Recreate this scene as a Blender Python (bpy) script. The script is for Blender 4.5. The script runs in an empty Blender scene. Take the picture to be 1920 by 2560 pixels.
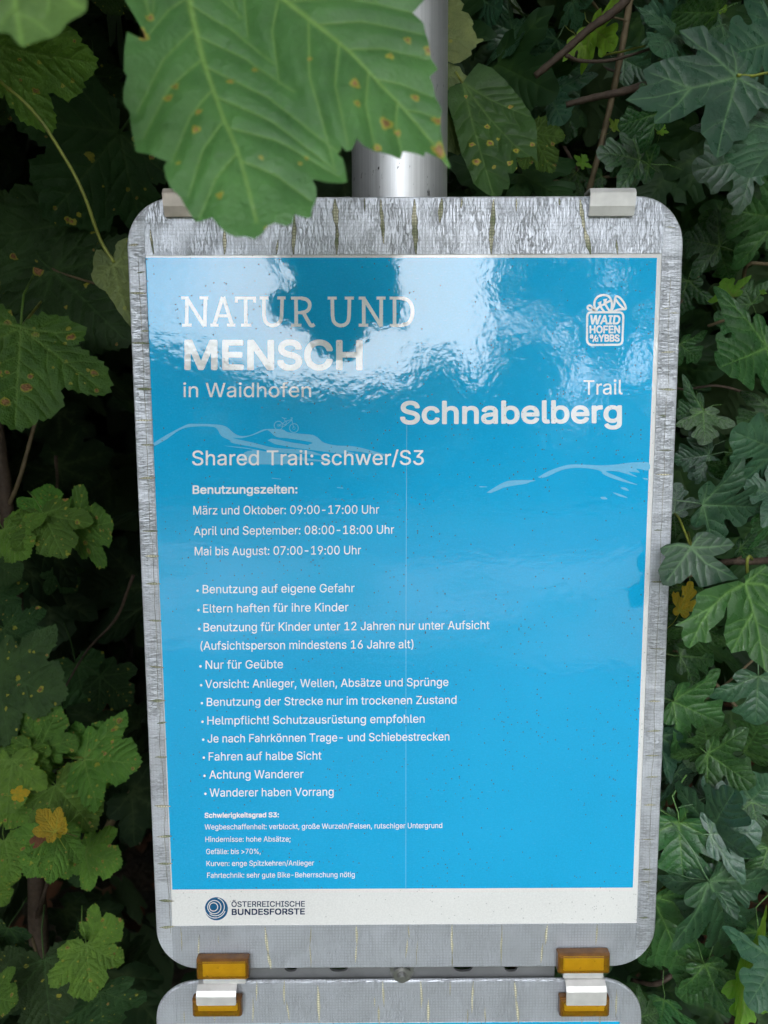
import bpy, bmesh, math, random
import numpy as np
from mathutils import Vector, Matrix
from mathutils.geometry import delaunay_2d_cdt, interpolate_bezier

random.seed(7)
rng = np.random.default_rng(7)
scene = bpy.context.scene
C = scene.collection
R = math.radians

# ------------------------------------------------------------------ camera
SIGN_Z = 1.40                       # height of the poster's middle above the ground
PXF = 1900.0                        # focal length in photograph pixels (1920 x 2560)
CAM = Vector((-0.01356, -0.45234, SIGN_Z + 0.11177))
pit, yaw, rol = -0.11778, -0.00275, -0.00433
_f = Vector((-math.sin(yaw) * math.cos(pit), math.cos(yaw) * math.cos(pit), math.sin(pit)))
_r = Vector((math.cos(yaw), math.sin(yaw), 0))
_u = _r.cross(_f)
RGT = _r * math.cos(rol) + _u * math.sin(rol)
UPV = _u * math.cos(rol) - _r * math.sin(rol)
FWD = _f
cd = bpy.data.cameras.new('camera')
cam = bpy.data.objects.new('camera', cd)
C.objects.link(cam)
M = Matrix((RGT, UPV, -FWD)).transposed().to_4x4()
M.translation = CAM
cam.matrix_world = M
cd.sensor_fit = 'VERTICAL'
cd.sensor_height = 24.0
cd.sensor_width = 18.0
cd.lens = PXF / 2560 * 24
cd.clip_start = 0.02
cd.clip_end = 2000
cd.dof.use_dof = True
cd.dof.focus_distance = 0.47
cd.dof.aperture_fstop = cd.lens / 2.1
scene.camera = cam

# ------------------------------------------------------------------ sky, sun, exposure
SUN_EL, SUN_ROT = R(52), R(35)
w = bpy.data.worlds.new('World')
scene.world = w
w.use_nodes = True
nt = w.node_tree
bg = nt.nodes['Background']
sky = nt.nodes.new('ShaderNodeTexSky')
sky.sky_type = 'NISHITA'
sky.sun_disc = False
sky.sun_elevation = SUN_EL
sky.sun_rotation = SUN_ROT
tc = nt.nodes.new('ShaderNodeTexCoord')
cn = nt.nodes.new('ShaderNodeTexNoise')
cn.inputs['Scale'].default_value = 2.2
cn.inputs['Detail'].default_value = 7
cr = nt.nodes.new('ShaderNodeMapRange')
cr.inputs['From Min'].default_value = 0.22
cr.inputs['From Max'].default_value = 0.52
mx = nt.nodes.new('ShaderNodeMix')
mx.data_type = 'RGBA'
nt.links.new(tc.outputs['Generated'], cn.inputs['Vector'])
nt.links.new(cn.outputs['Fac'], cr.inputs['Value'])
nt.links.new(cr.outputs['Result'], mx.inputs[0])
nt.links.new(sky.outputs['Color'], mx.inputs[6])
mx.inputs[7].default_value = (9.1, 9.2, 9.4, 1)          # bright cloud
nt.links.new(mx.outputs[2], bg.inputs['Color'])
bg.inputs['Strength'].default_value = 0.15

sd = bpy.data.lights.new('sun', 'SUN')
sd.energy = 1.0
sd.angle = R(10)
sd.color = (1.0, 0.95, 0.86)
so = bpy.data.objects.new('sun', sd)
C.objects.link(so)
_d = Vector((math.sin(SUN_ROT) * math.cos(SUN_EL), math.cos(SUN_ROT) * math.cos(SUN_EL), math.sin(SUN_EL)))
so.rotation_euler = _d.to_track_quat('Z', 'Y').to_euler()
so.location = _d * 20

scene.view_settings.view_transform = 'Standard'
scene.view_settings.look = 'None'
scene.view_settings.gamma = 1
scene.view_settings.exposure = 2.60
scene.cycles.max_bounces = 8
scene.cycles.transparent_max_bounces = 8


def at(px, py, Y=0.0):
    """the point where the photograph's pixel meets the upright plane at distance Y behind the sign"""
    d = FWD * PXF + RGT * (px - 960) + UPV * (1280 - py)
    return CAM + d * ((Y - CAM.y) / d.y)


# ------------------------------------------------------------------ small helpers
def empty(name, loc, label, cat, group=None):
    o = bpy.data.objects.new(name, None)
    o.empty_display_size = 0.05
    C.objects.link(o)
    o.location = loc
    o['label'] = label
    o['category'] = cat
    if group:
        o['group'] = group
    return o


def link(name, me, mats, parent=None, root=None):
    """link a mesh given in world coordinates; under a thing its vertices are moved to the thing's own space"""
    for m_ in (mats if isinstance(mats, (list, tuple)) else [mats]):
        me.materials.append(m_)
    o = bpy.data.objects.new(name, me)
    C.objects.link(o)
    if parent is not None:
        o.parent = parent
        me.transform(Matrix.Translation(-root))
    return o


def mesh(name, vs, fs, smooth=False, mi=None):
    me = bpy.data.meshes.new(name)
    me.from_pydata([tuple(v) for v in vs], [], fs)
    if smooth:
        me.polygons.foreach_set('use_smooth', [True] * len(me.polygons))
    if mi is not None:
        me.polygons.foreach_set('material_index', mi)
    me.update()
    return me


def slab(poly, y0, y1, bevel=0.0):
    """a polygon in the sign's plane (list of (x, z)) with thickness from y0 (front) to y1"""
    bm = bmesh.new()
    a = [bm.verts.new((x, y0, z)) for x, z in poly]
    f = bm.faces.new(a)
    g = bmesh.ops.extrude_face_region(bm, geom=[f])
    for v in g['geom']:
        if isinstance(v, bmesh.types.BMVert):
            v.co.y = y1
    bmesh.ops.recalc_face_normals(bm, faces=bm.faces)
    if bevel:
        ed = [e for e in bm.edges if all(abs(v.co.y - y0) < 1e-7 for v in e.verts)]
        bmesh.ops.bevel(bm, geom=ed, offset=bevel, segments=3, profile=0.5, affect='EDGES')
    me = bpy.data.meshes.new('slab')
    bm.to_mesh(me)
    bm.free()
    return me


def tube(pts, rad, n=8, closed_ends=True):
    pts = [Vector(p) for p in pts]
    rr = rad if isinstance(rad, (list, tuple)) else [rad] * len(pts)
    vs, fs = [], []
    for i, p in enumerate(pts):
        t = (pts[min(i + 1, len(pts) - 1)] - pts[max(i - 1, 0)]).normalized()
        a = t.orthogonal().normalized() if i == 0 else (a - t * a.dot(t)).normalized()
        b = t.cross(a)
        for k in range(n):
            th = 2 * math.pi * k / n
            vs.append(p + (a * math.cos(th) + b * math.sin(th)) * rr[i])
    for i in range(len(pts) - 1):
        for k in range(n):
            fs.append((i * n + k, i * n + (k + 1) % n, (i + 1) * n + (k + 1) % n, (i + 1) * n + k))
    if closed_ends:
        fs.append(tuple(range(n))[::-1])
        fs.append(tuple((len(pts) - 1) * n + k for k in range(n)))
    return vs, fs


def spline(pts, k=8, closed=False):
    P = [np.array(p, float) for p in pts]
    n = len(P)
    out = []
    for i in range(n if closed else n - 1):
        p1, p2 = P[i], P[(i + 1) % n]
        p0 = P[i - 1] if (closed or i > 0) else 2 * p1 - p2
        p3 = P[(i + 2) % n] if (closed or i + 2 < n) else 2 * p2 - p1
        for j in range(k):
            t = j / k
            out.append(0.5 * ((2 * p1) + (-p0 + p2) * t + (2 * p0 - 5 * p1 + 4 * p2 - p3) * t * t + (-p0 + 3 * p1 - 3 * p2 + p3) * t ** 3))
    if not closed:
        out.append(P[-1])
    return out


# ------------------------------------------------------------------ node helpers
class NT:
    def __init__(self, name):
        self.m = bpy.data.materials.new(name)
        self.m.use_nodes = True
        self.t = self.m.node_tree
        self.b = self.t.nodes['Principled BSDF']
        self.out = self.t.nodes['Material Output']
        self.co = self.n('ShaderNodeTexCoord').outputs['Object']

    def n(self, kind, **kw):
        nd = self.t.nodes.new(kind)
        for k, v in kw.items():
            if hasattr(nd, k):
                setattr(nd, k, v)
            else:
                nd.inputs[k.replace('_', ' ')].default_value = v
        return nd

    def l(self, a, b):
        self.t.links.new(a, b)

    def put(self, sock, v):
        if hasattr(v, 'is_output') or isinstance(v, bpy.types.NodeSocket):
            self.l(v, sock)
        else:
            if hasattr(sock.default_value, '__len__') and len(sock.default_value) == 4 and len(v) == 3:
                v = (*v, 1)
            sock.default_value = v

    def mapping(self, scale, vec=None, loc=(0, 0, 0), rot=(0, 0, 0)):
        m_ = self.n('ShaderNodeMapping')
        m_.inputs['Scale'].default_value = scale
        m_.inputs['Location'].default_value = loc
        m_.inputs['Rotation'].default_value = rot
        self.l(vec or self.co, m_.inputs['Vector'])
        return m_.outputs['Vector']

    def noise(self, scale, detail=3, vec=None, rough=0.5):
        nd = self.n('ShaderNodeTexNoise', Scale=scale, Detail=detail, Roughness=rough)
        self.l(vec or self.co, nd.inputs['Vector'])
        return nd.outputs['Fac']

    def ramp(self, v, a, b, c=0.0, d=1.0, smooth=False):
        nd = self.n('ShaderNodeMapRange')
        if smooth:
            nd.interpolation_type = 'SMOOTHSTEP'
        self.put(nd.inputs['Value'], v)
        for k, x in (('From Min', a), ('From Max', b), ('To Min', c), ('To Max', d)):
            self.put(nd.inputs[k], x)
        return nd.outputs['Result']

    def mix(self, f, a, b):
        nd = self.n('ShaderNodeMix', data_type='RGBA')
        self.put(nd.inputs[0], f)
        self.put(nd.inputs[6], a)
        self.put(nd.inputs[7], b)
        return nd.outputs[2]

    def math(self, op, a, b=None, c=None):
        nd = self.n('ShaderNodeMath', operation=op)
        self.put(nd.inputs[0], a)
        if b is not None:
            self.put(nd.inputs[1], b)
        if c is not None:
            self.put(nd.inputs[2], c)
        return nd.outputs[0]

    def bump(self, h, dist, strength=1.0, normal=None):
        nd = self.n('ShaderNodeBump')
        nd.inputs['Distance'].default_value = dist
        nd.inputs['Strength'].default_value = strength
        self.l(h, nd.inputs['Height'])
        if normal is not None:
            self.l(normal, nd.inputs['Normal'])
        return nd.outputs['Normal']


def laminate(name, col, dirt=1.0):
    """print under a wavy clear film, flecked with grit"""
    t = NT(name)
    big = t.noise(7, 4)
    c = t.mix(t.ramp(big, 0.3, 0.7), [x * 0.92 for x in col], [min(1, x * 1.06 + 0.012) for x in col])
    fine = t.noise(900, 2)
    c = t.mix(t.ramp(fine, 0.35, 0.65, 0, 0.5), c, [min(1, x * 1.12 + 0.01) for x in col])
    # weathering: fine pale fibres, denser towards some patches
    fib = t.noise(1.0, 3, t.mapping((260, 1, 2200), rot=(0, R(20), 0)))
    c = t.mix(t.ramp(fib, 0.60, 0.78, 0, 0.07), c, (0.72, 0.80, 0.86))
    vo = t.n('ShaderNodeTexVoronoi', Scale=840.0)
    t.l(t.co, vo.inputs['Vector'])
    cell = t.n('ShaderNodeSeparateColor')
    t.l(vo.outputs['Color'], cell.inputs['Color'])
    dens = t.ramp(t.noise(16, 3), 0.42, 0.75, 0.01, 0.20)
    thr = t.math('MULTIPLY', t.math('LESS_THAN', cell.outputs['Red'], dens), t.ramp(cell.outputs['Green'], 0, 1, 0.14, 0.38))
    speck = t.math('LESS_THAN', vo.outputs['Distance'], thr)
    c = t.mix(t.math('MULTIPLY', speck, 0.8 * dirt), c, (0.03, 0.035, 0.03))
    t.put(t.b.inputs['Base Color'], c)
    t.b.inputs['Roughness'].default_value = 0.55
    t.b.inputs['Specular IOR Level'].default_value = 0.0
    t.b.inputs['Coat Weight'].default_value = 1.0
    t.b.inputs['Coat IOR'].default_value = 1.66
    cro = t.ramp(t.noise(2200, 2), 0.3, 0.7, 0.02, 0.075)
    cro = t.math('ADD', cro, t.math('MULTIPLY', speck, 0.5))
    t.put(t.b.inputs['Coat Roughness'], cro)
    h = t.math('ADD', t.math('MULTIPLY', t.noise(230, 2), 0.5), t.math('MULTIPLY', t.noise(60, 2), 0.45))
    h = t.math('ADD', h, t.math('MULTIPLY', t.noise(1400, 2), 0.035))
    nrm = t.bump(h, 0.00012)
    t.l(nrm, t.b.inputs['Coat Normal'])
    return t.m


def tape_mat(name, along, crease, col, grid=0.22):
    """silver cloth tape: woven grid with shrink wrinkles; along = 'x' strip runs sideways (wrinkles upright) or 'z'"""
    t = NT(name)
    mp_ = lambda p, q: (p, 1, q) if along == 'x' else (q, 1, p)
    n1 = t.noise(1.0, 3, t.mapping(mp_(520, 60)), 0.55)
    n2 = t.noise(1.0, 2, t.mapping(mp_(820, 120), loc=(3.1, 0, 1.7)), 0.5)
    line = lambda n, w_: t.ramp(t.math('ABSOLUTE', t.math('SUBTRACT', n, 0.5)), 0.0, w_, 1, 0, True)
    groove = t.math('MAXIMUM', line(n1, 0.030), t.math('MULTIPLY', line(n2, 0.035), 0.8))
    patch = t.ramp(t.noise(1.0, 2, t.mapping(mp_(60, 30))), 0.36, 0.56, 0.25, 1)
    groove = t.math('MULTIPLY', groove, patch)
    wx = t.n('ShaderNodeTexWave', wave_type='BANDS', bands_direction='X', Scale=160.0, Distortion=1.6)
    wz = t.n('ShaderNodeTexWave', wave_type='BANDS', bands_direction='Z', Scale=160.0, Distortion=1.6)
    for x in (wx, wz):
        t.l(t.co, x.inputs['Vector'])
    weave = t.math('MINIMUM', wx.outputs['Fac'], wz.outputs['Fac'])
    h = t.math('SUBTRACT', t.math('MULTIPLY', weave, 0.10), t.math('MULTIPLY', groove, 0.55 * crease))
    h = t.math('ADD', h, t.math('MULTIPLY', t.noise(1.0, 3, t.mapping(mp_(700, 160))), 0.45 * crease))
    h = t.math('ADD', h, t.math('MULTIPLY', t.noise(26, 2), 0.4))
    t.l(t.bump(h, 0.0005), t.b.inputs['Normal'])
    stain = t.noise(22, 5)
    c = t.mix(t.ramp(stain, 0.45, 0.75, 0, 0.4), col, [x * 0.72 for x in col])
    c = t.mix(t.math('MULTIPLY', groove, 0.44 * crease), c, (0.15, 0.15, 0.155))
    c = t.mix(t.math('MULTIPLY', t.ramp(weave, 0.0, 0.35, grid, 0), t.ramp(t.noise(75, 3), 0.35, 0.65, 0.25, 1)), c, (0.14, 0.14, 0.145))
    t.put(t.b.inputs['Base Color'], c)
    t.b.inputs['Metallic'].default_value = 0.5
    t.put(t.b.inputs['Roughness'], t.ramp(t.noise(60, 3), 0.3, 0.7, 0.44, 0.58))
    return t.m


def simple(name, col, rough=0.5, metal=0.0, var=0.12, scale=40, bump=0.0, bscale=300):
    t = NT(name)
    nz = t.noise(scale, 5)
    c = t.mix(t.ramp(nz, 0.3, 0.7), [x * (1 - var) for x in col], [min(1, x * (1 + var)) for x in col])
    t.put(t.b.inputs['Base Color'], c)
    t.put(t.b.inputs['Roughness'], t.ramp(t.noise(scale * 2.3, 3), 0.3, 0.7, rough * 0.85, min(1, rough * 1.15)))
    t.b.inputs['Metallic'].default_value = metal
    if bump:
        t.l(t.bump(t.noise(bscale, 4), bump), t.b.inputs['Normal'])
    return t.m


M_BLUE = laminate('print_blue', (0.004, 0.39, 0.72))
M_WHITE = laminate('print_white', (0.76, 0.76, 0.74), 0.5)
M_TEXT = laminate('print_lettering', (0.88, 0.89, 0.90), 0.4)
M_LIGHT = laminate('print_light_blue', (0.17, 0.52, 0.78), 0.8)
M_NAVY = laminate('print_navy', (0.012, 0.03, 0.08), 0.2)
M_PETROL = laminate('print_petrol', (0.006, 0.09, 0.21), 0.2)
M_TAPE_X = tape_mat('tape_upright_wrinkles', 'x', 1.0, (0.70, 0.735, 0.80))
M_TAPE_Z = tape_mat('tape_sideways_wrinkles', 'z', 0.9, (0.66, 0.69, 0.745))
M_TAPE_F = tape_mat('tape_flat_weave', 'x', 0.32, (0.53, 0.56, 0.61), 0.26)
M_ALU = simple('worn_aluminium', (0.72, 0.71, 0.69), 0.5, 0.45, 0.10, 120, 0.00006, 900)
M_RAIL = simple('grey_rail', (0.22, 0.225, 0.23), 0.42, 0.5, 0.12, 60, 0.00003, 500)
M_STEEL = simple('bolt_steel', (0.34, 0.34, 0.33), 0.38, 0.9, 0.1, 90)
M_BOARD = simple('board_grey', (0.30, 0.31, 0.32), 0.5, 0.1)


def crack_mat(name, moss0, moss1):
    t = NT(name)
    wx = t.n('ShaderNodeTexWave', wave_type='BANDS', bands_direction='X', Scale=190.0, Distortion=1.0)
    wz = t.n('ShaderNodeTexWave', wave_type='BANDS', bands_direction='Z', Scale=190.0, Distortion=1.0)
    for x in (wx, wz):
        t.l(t.co, x.inputs['Vector'])
    g = t.math('MINIMUM', wx.outputs['Fac'], wz.outputs['Fac'])
    moss = t.ramp(t.noise(55, 3), moss0, moss1)
    c = t.mix(moss, (0.66, 0.63, 0.46), (0.16, 0.20, 0.10))
    c = t.mix(t.ramp(g, 0.02, 0.3, 0.65, 0), c, (0.09, 0.09, 0.06))
    t.put(t.b.inputs['Base Color'], c)
    t.b.inputs['Roughness'].default_value = 0.8
    return t.m


M_CRACK = crack_mat('tape_cloth_in_crack', 0.42, 0.62)
M_CRACK_PALE = crack_mat('pale_cloth_in_crack', 0.6, 0.9)
M_CRACK_EDGE = simple('tape_crack_edge', (0.06, 0.062, 0.058), 0.7)


def pole_mat():
    t = NT('galvanised_pole')
    st = t.noise(1.0, 4, t.mapping((900, 900, 6)))
    blot = t.noise(28, 4)
    c = t.mix(t.ramp(st, 0.3, 0.7), (0.60, 0.61, 0.62), (0.74, 0.75, 0.76))
    c = t.mix(t.ramp(blot, 0.5, 0.75, 0, 0.35), c, (0.40, 0.41, 0.41))
    pit_ = t.noise(1.0, 3, t.mapping((420, 420, 160)))
    rows = t.noise(9, 2)
    c = t.mix(t.math('MULTIPLY', t.ramp(pit_, 0.66, 0.72), t.ramp(rows, 0.42, 0.58)), c, (0.05, 0.05, 0.05))
    t.put(t.b.inputs['Base Color'], c)
    t.b.inputs['Metallic'].default_value = 0.75
    t.put(t.b.inputs['Roughness'], t.ramp(st, 0.3, 0.7, 0.42, 0.56))
    t.l(t.bump(st, 0.00005), t.b.inputs['Normal'])
    return t.m


M_POLE = pole_mat()


def amber_mat():
    t = NT('amber_plastic')
    b = t.b
    rust = t.ramp(t.noise(190, 5), 0.60, 0.74, 0, 0.85)
    t.put(b.inputs['Base Color'], t.mix(rust, (0.60, 0.34, 0.02), (0.10, 0.04, 0.01)))
    b.inputs['Roughness'].default_value = 0.15
    b.inputs['Coat Weight'].default_value = 0.5
    b.inputs['Coat Roughness'].default_value = 0.08
    tr = t.n('ShaderNodeBsdfTransparent')
    tr.inputs['Color'].default_value = (1.0, 0.72, 0.10, 1)
    ms = t.n('ShaderNodeMixShader')
    t.put(ms.inputs[0], t.math('SUBTRACT', 0.74, t.math('MULTIPLY', rust, 0.55)))
    t.l(b.outputs[0], ms.inputs[1])
    t.l(tr.outputs[0], ms.inputs[2])
    t.l(ms.outputs[0], t.out.inputs['Surface'])
    return t.m


M_AMBER = amber_mat()
M_AMBER_RIM = simple('amber_plastic_rim', (0.16, 0.065, 0.010), 0.2, 0, 0.4, 120)


try:                                    # the sans serif that ships inside Blender; its default face if that is missing
    FONT = bpy.data.fonts.load(bpy.utils.system_resource('DATAFILES', path='fonts') + '/Inter.woff2')
except Exception:
    FONT = None


# ------------------------------------------------------------------ lettering and line drawing in the sign's plane
def _in(p, poly):
    c = False
    for i in range(len(poly)):
        a, b = poly[i - 1], poly[i]
        if (a[1] > p[1]) != (b[1] > p[1]) and p[0] < (b[0] - a[0]) * (p[1] - a[1]) / (b[1] - a[1]) + a[0]:
            c = not c
    return c


class Flat:
    """collects flat faces in the sign's plane; each piece sits a hair in front of the last"""

    def __init__(self, y):
        self.v, self.f, self.y = [], [], y

    def poly(self, pts, ms=None):
        P = [at(*p) for p in pts]
        co = [Vector((p.x, p.z)) for p in P]
        ov, _, of, _, _, _ = delaunay_2d_cdt(co, [(i, (i + 1) % len(co)) for i in range(len(co))], [], 1, 1e-9)
        k = len(self.v)
        self.v += [(v.x, self.y, v.y) for v in ov]
        for f in of:
            self.f.append(tuple(k + i for i in f))
        self.y -= 1.2e-6

    def stroke(self, pts, wpx, closed=False):
        """a line of even width through photograph pixels"""
        P = [np.array(p, float) for p in pts]
        n = len(P)
        L, Rr = [], []
        for i in range(n):
            a = P[i - 1] if (i > 0 or closed) else P[i]
            b = P[(i + 1) % n] if (i < n - 1 or closed) else P[i]
            t1 = P[i] - a
            t2 = b - P[i]
            t1 = t1 / (np.linalg.norm(t1) or 1)
            t2 = t2 / (np.linalg.norm(t2) or 1)
            t = t1 + t2
            t = t / (np.linalg.norm(t) or 1)
            nn = np.array([-t[1], t[0]])
            c = max(0.5, abs(float(np.dot(nn, np.array([-t2[1], t2[0]]) if np.any(t2) else nn))))
            L.append(P[i] + nn * wpx / 2 / c)
            Rr.append(P[i] - nn * wpx / 2 / c)
        k = len(self.v)
        for a, b in zip(L, Rr):
            for q in (a, b):
                p = at(*q)
                self.v.append((p.x, self.y, p.z))
        for i in range(n if closed else n - 1):
            j = (i + 1) % n
            self.f.append((k + 2 * i, k + 2 * i + 1, k + 2 * j + 1, k + 2 * j))
        self.y -= 1.2e-6

    def disc(self, c, r, n=28):
        self.poly([(c[0] + r * math.cos(2 * math.pi * i / n), c[1] + r * math.sin(2 * math.pi * i / n)) for i in range(n)])

    def ring(self, c, r, wpx, a0=0, a1=360, n=36):
        full = abs(a1 - a0) >= 360
        pts = [(c[0] + r * math.cos(R(a0 + (a1 - a0) * i / n)), c[1] + r * math.sin(R(a0 + (a1 - a0) * i / n))) for i in range(n if full else n + 1)]
        self.stroke(pts, wpx, full)

    def text(self, body, x0, y0, x1, y1, cap, bold=0.0, shear=0.0):
        """body fitted between two baseline pixels, capitals cap pixels high; bold = pixels added to every edge"""
        cu = bpy.data.curves.new('lettering', 'FONT')
        if FONT:
            cu.font = FONT
        cu.shear = shear
        cu.resolution_u = 3
        ob = bpy.data.objects.new('lettering', cu)
        C.objects.link(ob)

        def shape(txt):
            cu.body = txt
            bpy.context.view_layer.update()
            loops = []
            for sp in ob.to_curve(bpy.context.evaluated_depsgraph_get()).splines:
                bp = sp.bezier_points
                lp = []
                for i in range(len(bp)):
                    p, q_ = bp[i], bp[(i + 1) % len(bp)]
                    if (p.handle_right - p.co).length + (q_.handle_left - q_.co).length < 1e-5:
                        lp.append(p.co.xy)
                        continue
                    lp += [v.xy for v in interpolate_bezier(p.co, p.handle_right, q_.handle_left, q_.co, 5)[:-1]]
                cl = [v for i, v in enumerate(lp) if (v - lp[i - 1]).length > 1e-6]
                if len(cl) > 2:
                    loops.append([tuple(v) for v in cl])
            ob.to_curve_clear()
            area = lambda l_: sum(l_[i - 1][0] * l_[i][1] - l_[i][0] * l_[i - 1][1] for i in range(len(l_)))
            big = max(loops, key=lambda l_: abs(area(l_)))
            sg = 1 if area(big) > 0 else -1
            outs = [l_ for l_ in loops if area(l_) * sg > 0]
            hol = [l_ for l_ in loops if area(l_) * sg <= 0]
            V, Fc, lay = [], [], []
            for n_, o_ in enumerate(outs):
                mine = [h for h in hol if _in(h[0], o_)]
                pts, eds = [], []
                for l_ in [o_] + mine:
                    k0 = len(pts)
                    pts += [Vector(p) for p in l_]
                    eds += [(k0 + i, k0 + (i + 1) % len(l_)) for i in range(len(l_))]
                ov, _, of, _, _, _ = delaunay_2d_cdt(pts, eds, [], 1, 1e-7)
                cen = [sum((ov[i] for i in f), Vector((0, 0))) / len(f) for f in of]
                of = [f for f, c_ in zip(of, cen) if _in(c_, o_) and not any(_in(c_, h) for h in mine)]
                k0 = len(V)
                V += [tuple(v) for v in ov]
                lay += [n_ % 4] * len(ov)
                Fc += [tuple(k0 + i for i in f) for f in of]
            return np.array(V), Fc, lay
        H = shape('H')[0][:, 1].max()
        vs, fs, lay = shape(body)
        a, b = vs[:, 0].min(), vs[:, 0].max()
        x0, x1, cap = x0 + bold, x1 - bold, cap - 2 * bold
        n = 0 if bold <= 0 else (4 if bold < 1 else 12)
        for dx, dy in [(0, 0)] + [(bold * math.cos(2 * math.pi * (i + .5) / n), bold * math.sin(2 * math.pi * (i + .5) / n)) for i in range(n)]:
            k = len(self.v)
            for (x, y), ly in zip(vs, lay):
                s = (x - a) / (b - a)
                p = at(x0 + (x1 - x0) * s + dx, y0 - bold + (y1 - y0) * s - y / H * cap + dy)
                self.v.append((p.x, self.y - ly * 6e-7, p.z))
            self.f += [tuple(k + i for i in f) for f in fs]
            self.y -= 2.4e-6
        bpy.data.objects.remove(ob)
        bpy.data.curves.remove(cu)

    def link(self, name, mat, parent, root):
        me = mesh(name, self.v, self.f)
        bm = bmesh.new()
        bm.from_mesh(me)
        for f in bm.faces:
            f.normal_update()
            if f.normal.y > 0:
                f.normal_flip()
        bm.to_mesh(me)
        bm.free()
        return link(name, me, mat, parent, root)


def rounded(x0, x1, z0, z1, r, n=10, r2=None):
    out = []
    for cx, cz, a in ((x1 - r, z1 - r, 0), (x0 + r, z1 - r, 90), (x0 + r, z0 + r, 180), (x1 - r, z0 + r, 270)):
        for i in range(n + 1):
            th = R(a + 90 * i / n)
            out.append((cx + r * math.cos(th), cz + r * math.sin(th)))
    return out


def clip_poly(poly, axis, val, keep_less):
    out = []
    n = len(poly)
    for i in range(n):
        a, b = poly[i], poly[(i + 1) % n]
        ia = (a[axis] <= val) == keep_less
        ib = (b[axis] <= val) == keep_less
        if ia:
            out.append(a)
        if ia != ib:
            t = (val - a[axis]) / (b[axis] - a[axis])
            out.append((a[0] + t * (b[0] - a[0]), a[1] + t * (b[1] - a[1])))
    return out


def cracks(parent_obj, root, items, y, edge=1.8, mat=None):
    """splits and dark fold lines in the tape: (x0, y0, x1, y1, width) in photograph pixels"""
    rnd = random.Random(len(items) * 13 + 1)
    for (x0, y0, x1, y1, wd) in items:
        vs, fs, mi = [], [], []
        a, b = np.array((x0, y0), float), np.array((x1, y1), float)
        d = b - a
        ln = np.linalg.norm(d)
        t = d / ln
        nrm = np.array((-t[1], t[0]))
        n = max(5, int(ln / 7))
        mid = []
        ws = []
        off = 0
        for i in range(n + 1):
            s = i / n
            off += rnd.uniform(-0.8, 0.8)
            mid.append(a + d * s + nrm * off)
            prof = min(1, 2.6 * s + 0.12) * min(1, 2.6 * (1 - s) + 0.12)
            ws.append(wd * 0.48 * prof * rnd.uniform(0.7, 1.15))
        for layer, (grow, yy, m_) in enumerate(((edge, y, 1), (0.0, y - 0.00006, 0))):
            k = len(vs)
            for c, w_ in zip(mid, ws):
                for s_ in (1, -1):
                    p = at(*(c + nrm * s_ * max(0.25, w_ + grow * 0.5 if layer == 0 else w_)))
                    vs.append((p.x, yy, p.z))
            for i in range(n):
                f = (k + 2 * i, k + 2 * i + 1, k + 2 * i + 3, k + 2 * i + 2)
                fs.append(f)
                mi.append(m_)
        me = mesh('tape_crack_or_fold', vs, fs, mi=mi)
        bm = bmesh.new()
        bm.from_mesh(me)
        for f in bm.faces:
            f.normal_update()
            if f.normal.y > 0:
                f.normal_flip()
        bm.to_mesh(me)
        bm.free()
        link('tape_crack_or_fold', me, [mat or M_CRACK, M_CRACK_EDGE], parent_obj, root)


# ------------------------------------------------------------------ the sign post
def P2(px, py):
    p = at(px, py)
    return (p.x, p.z)


ROOT = Vector((P2(990, 1280)[0], 0.043, 0.0))
post = empty('sign_post', ROOT, 'round galvanised steel pole standing upright behind the blue trail board', 'sign post')
pc = Vector((P2(990, 400)[0] + 0.0030, 0.043, 0))
vs, fs = tube([(pc.x, pc.y, z) for z in (0.0, 0.4, 0.8, 1.2, 1.6, 2.0, 2.4)], 0.0297, 64)
link('pole', mesh('pole', vs, fs, True), M_POLE, post, ROOT)


def plate(outline, holes, y0, y1):
    """an upright plate with real holes"""
    cu = bpy.data.curves.new('plate', 'CURVE')
    cu.dimensions = '2D'
    cu.fill_mode = 'BOTH'
    cu.extrude = abs(y1 - y0) / 2
    for loop in [outline] + holes:
        s = cu.splines.new('POLY')
        s.points.add(len(loop) - 1)
        for p, (x, z) in zip(s.points, loop):
            p.co = (x, z, 0, 1)
        s.use_cyclic_u = True
    ob = bpy.data.objects.new('plate', cu)
    C.objects.link(ob)
    bpy.context.view_layer.update()
    me = bpy.data.meshes.new_from_object(ob.evaluated_get(bpy.context.evaluated_depsgraph_get()))
    bpy.data.objects.remove(ob)
    me.transform(Matrix.Translation((0, (y0 + y1) / 2, 0)) @ Matrix.Rotation(R(90), 4, 'X'))
    return me


# slotted rail seen in the gap between the two boards
zt, zb = P2(990, 2395)[1], P2(990, 2480)[1]
xa, xb = P2(560, 2430)[0], P2(1390, 2430)[0]
holes = []
for px, wpx in ((725, 37), (846, 54), (1160, 54), (1280, 38)):
    cx, cz = P2(px, 2424)
    hw = wpx / 2 * 0.000235
    hh = 0.0046
    pts = []
    for i in range(28):
        th = 2 * math.pi * i / 28
        pts.append((cx + hw * math.copysign(abs(math.cos(th)) ** 0.7, math.cos(th)), cz + hh * math.copysign(abs(math.sin(th)) ** 0.8, math.sin(th))))
    holes.append(pts)
rail = link('mounting_rail', plate([(xa, zb), (xb, zb), (xb, zt), (xa, zt)], holes, 0.0040, 0.0060), M_RAIL, post, ROOT)
bm = bmesh.new()
for z in (zt + 0.001, zb - 0.001):      # returned lips make the rail a channel
    bmesh.ops.create_cube(bm, size=1, matrix=Matrix.Translation(((xa + xb) / 2, 0.0104, z)) @ Matrix.Diagonal((xb - xa, 0.0086, 0.0019, 1)))
me = bpy.data.meshes.new('rail_lip')
bm.to_mesh(me)
bm.free()
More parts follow.
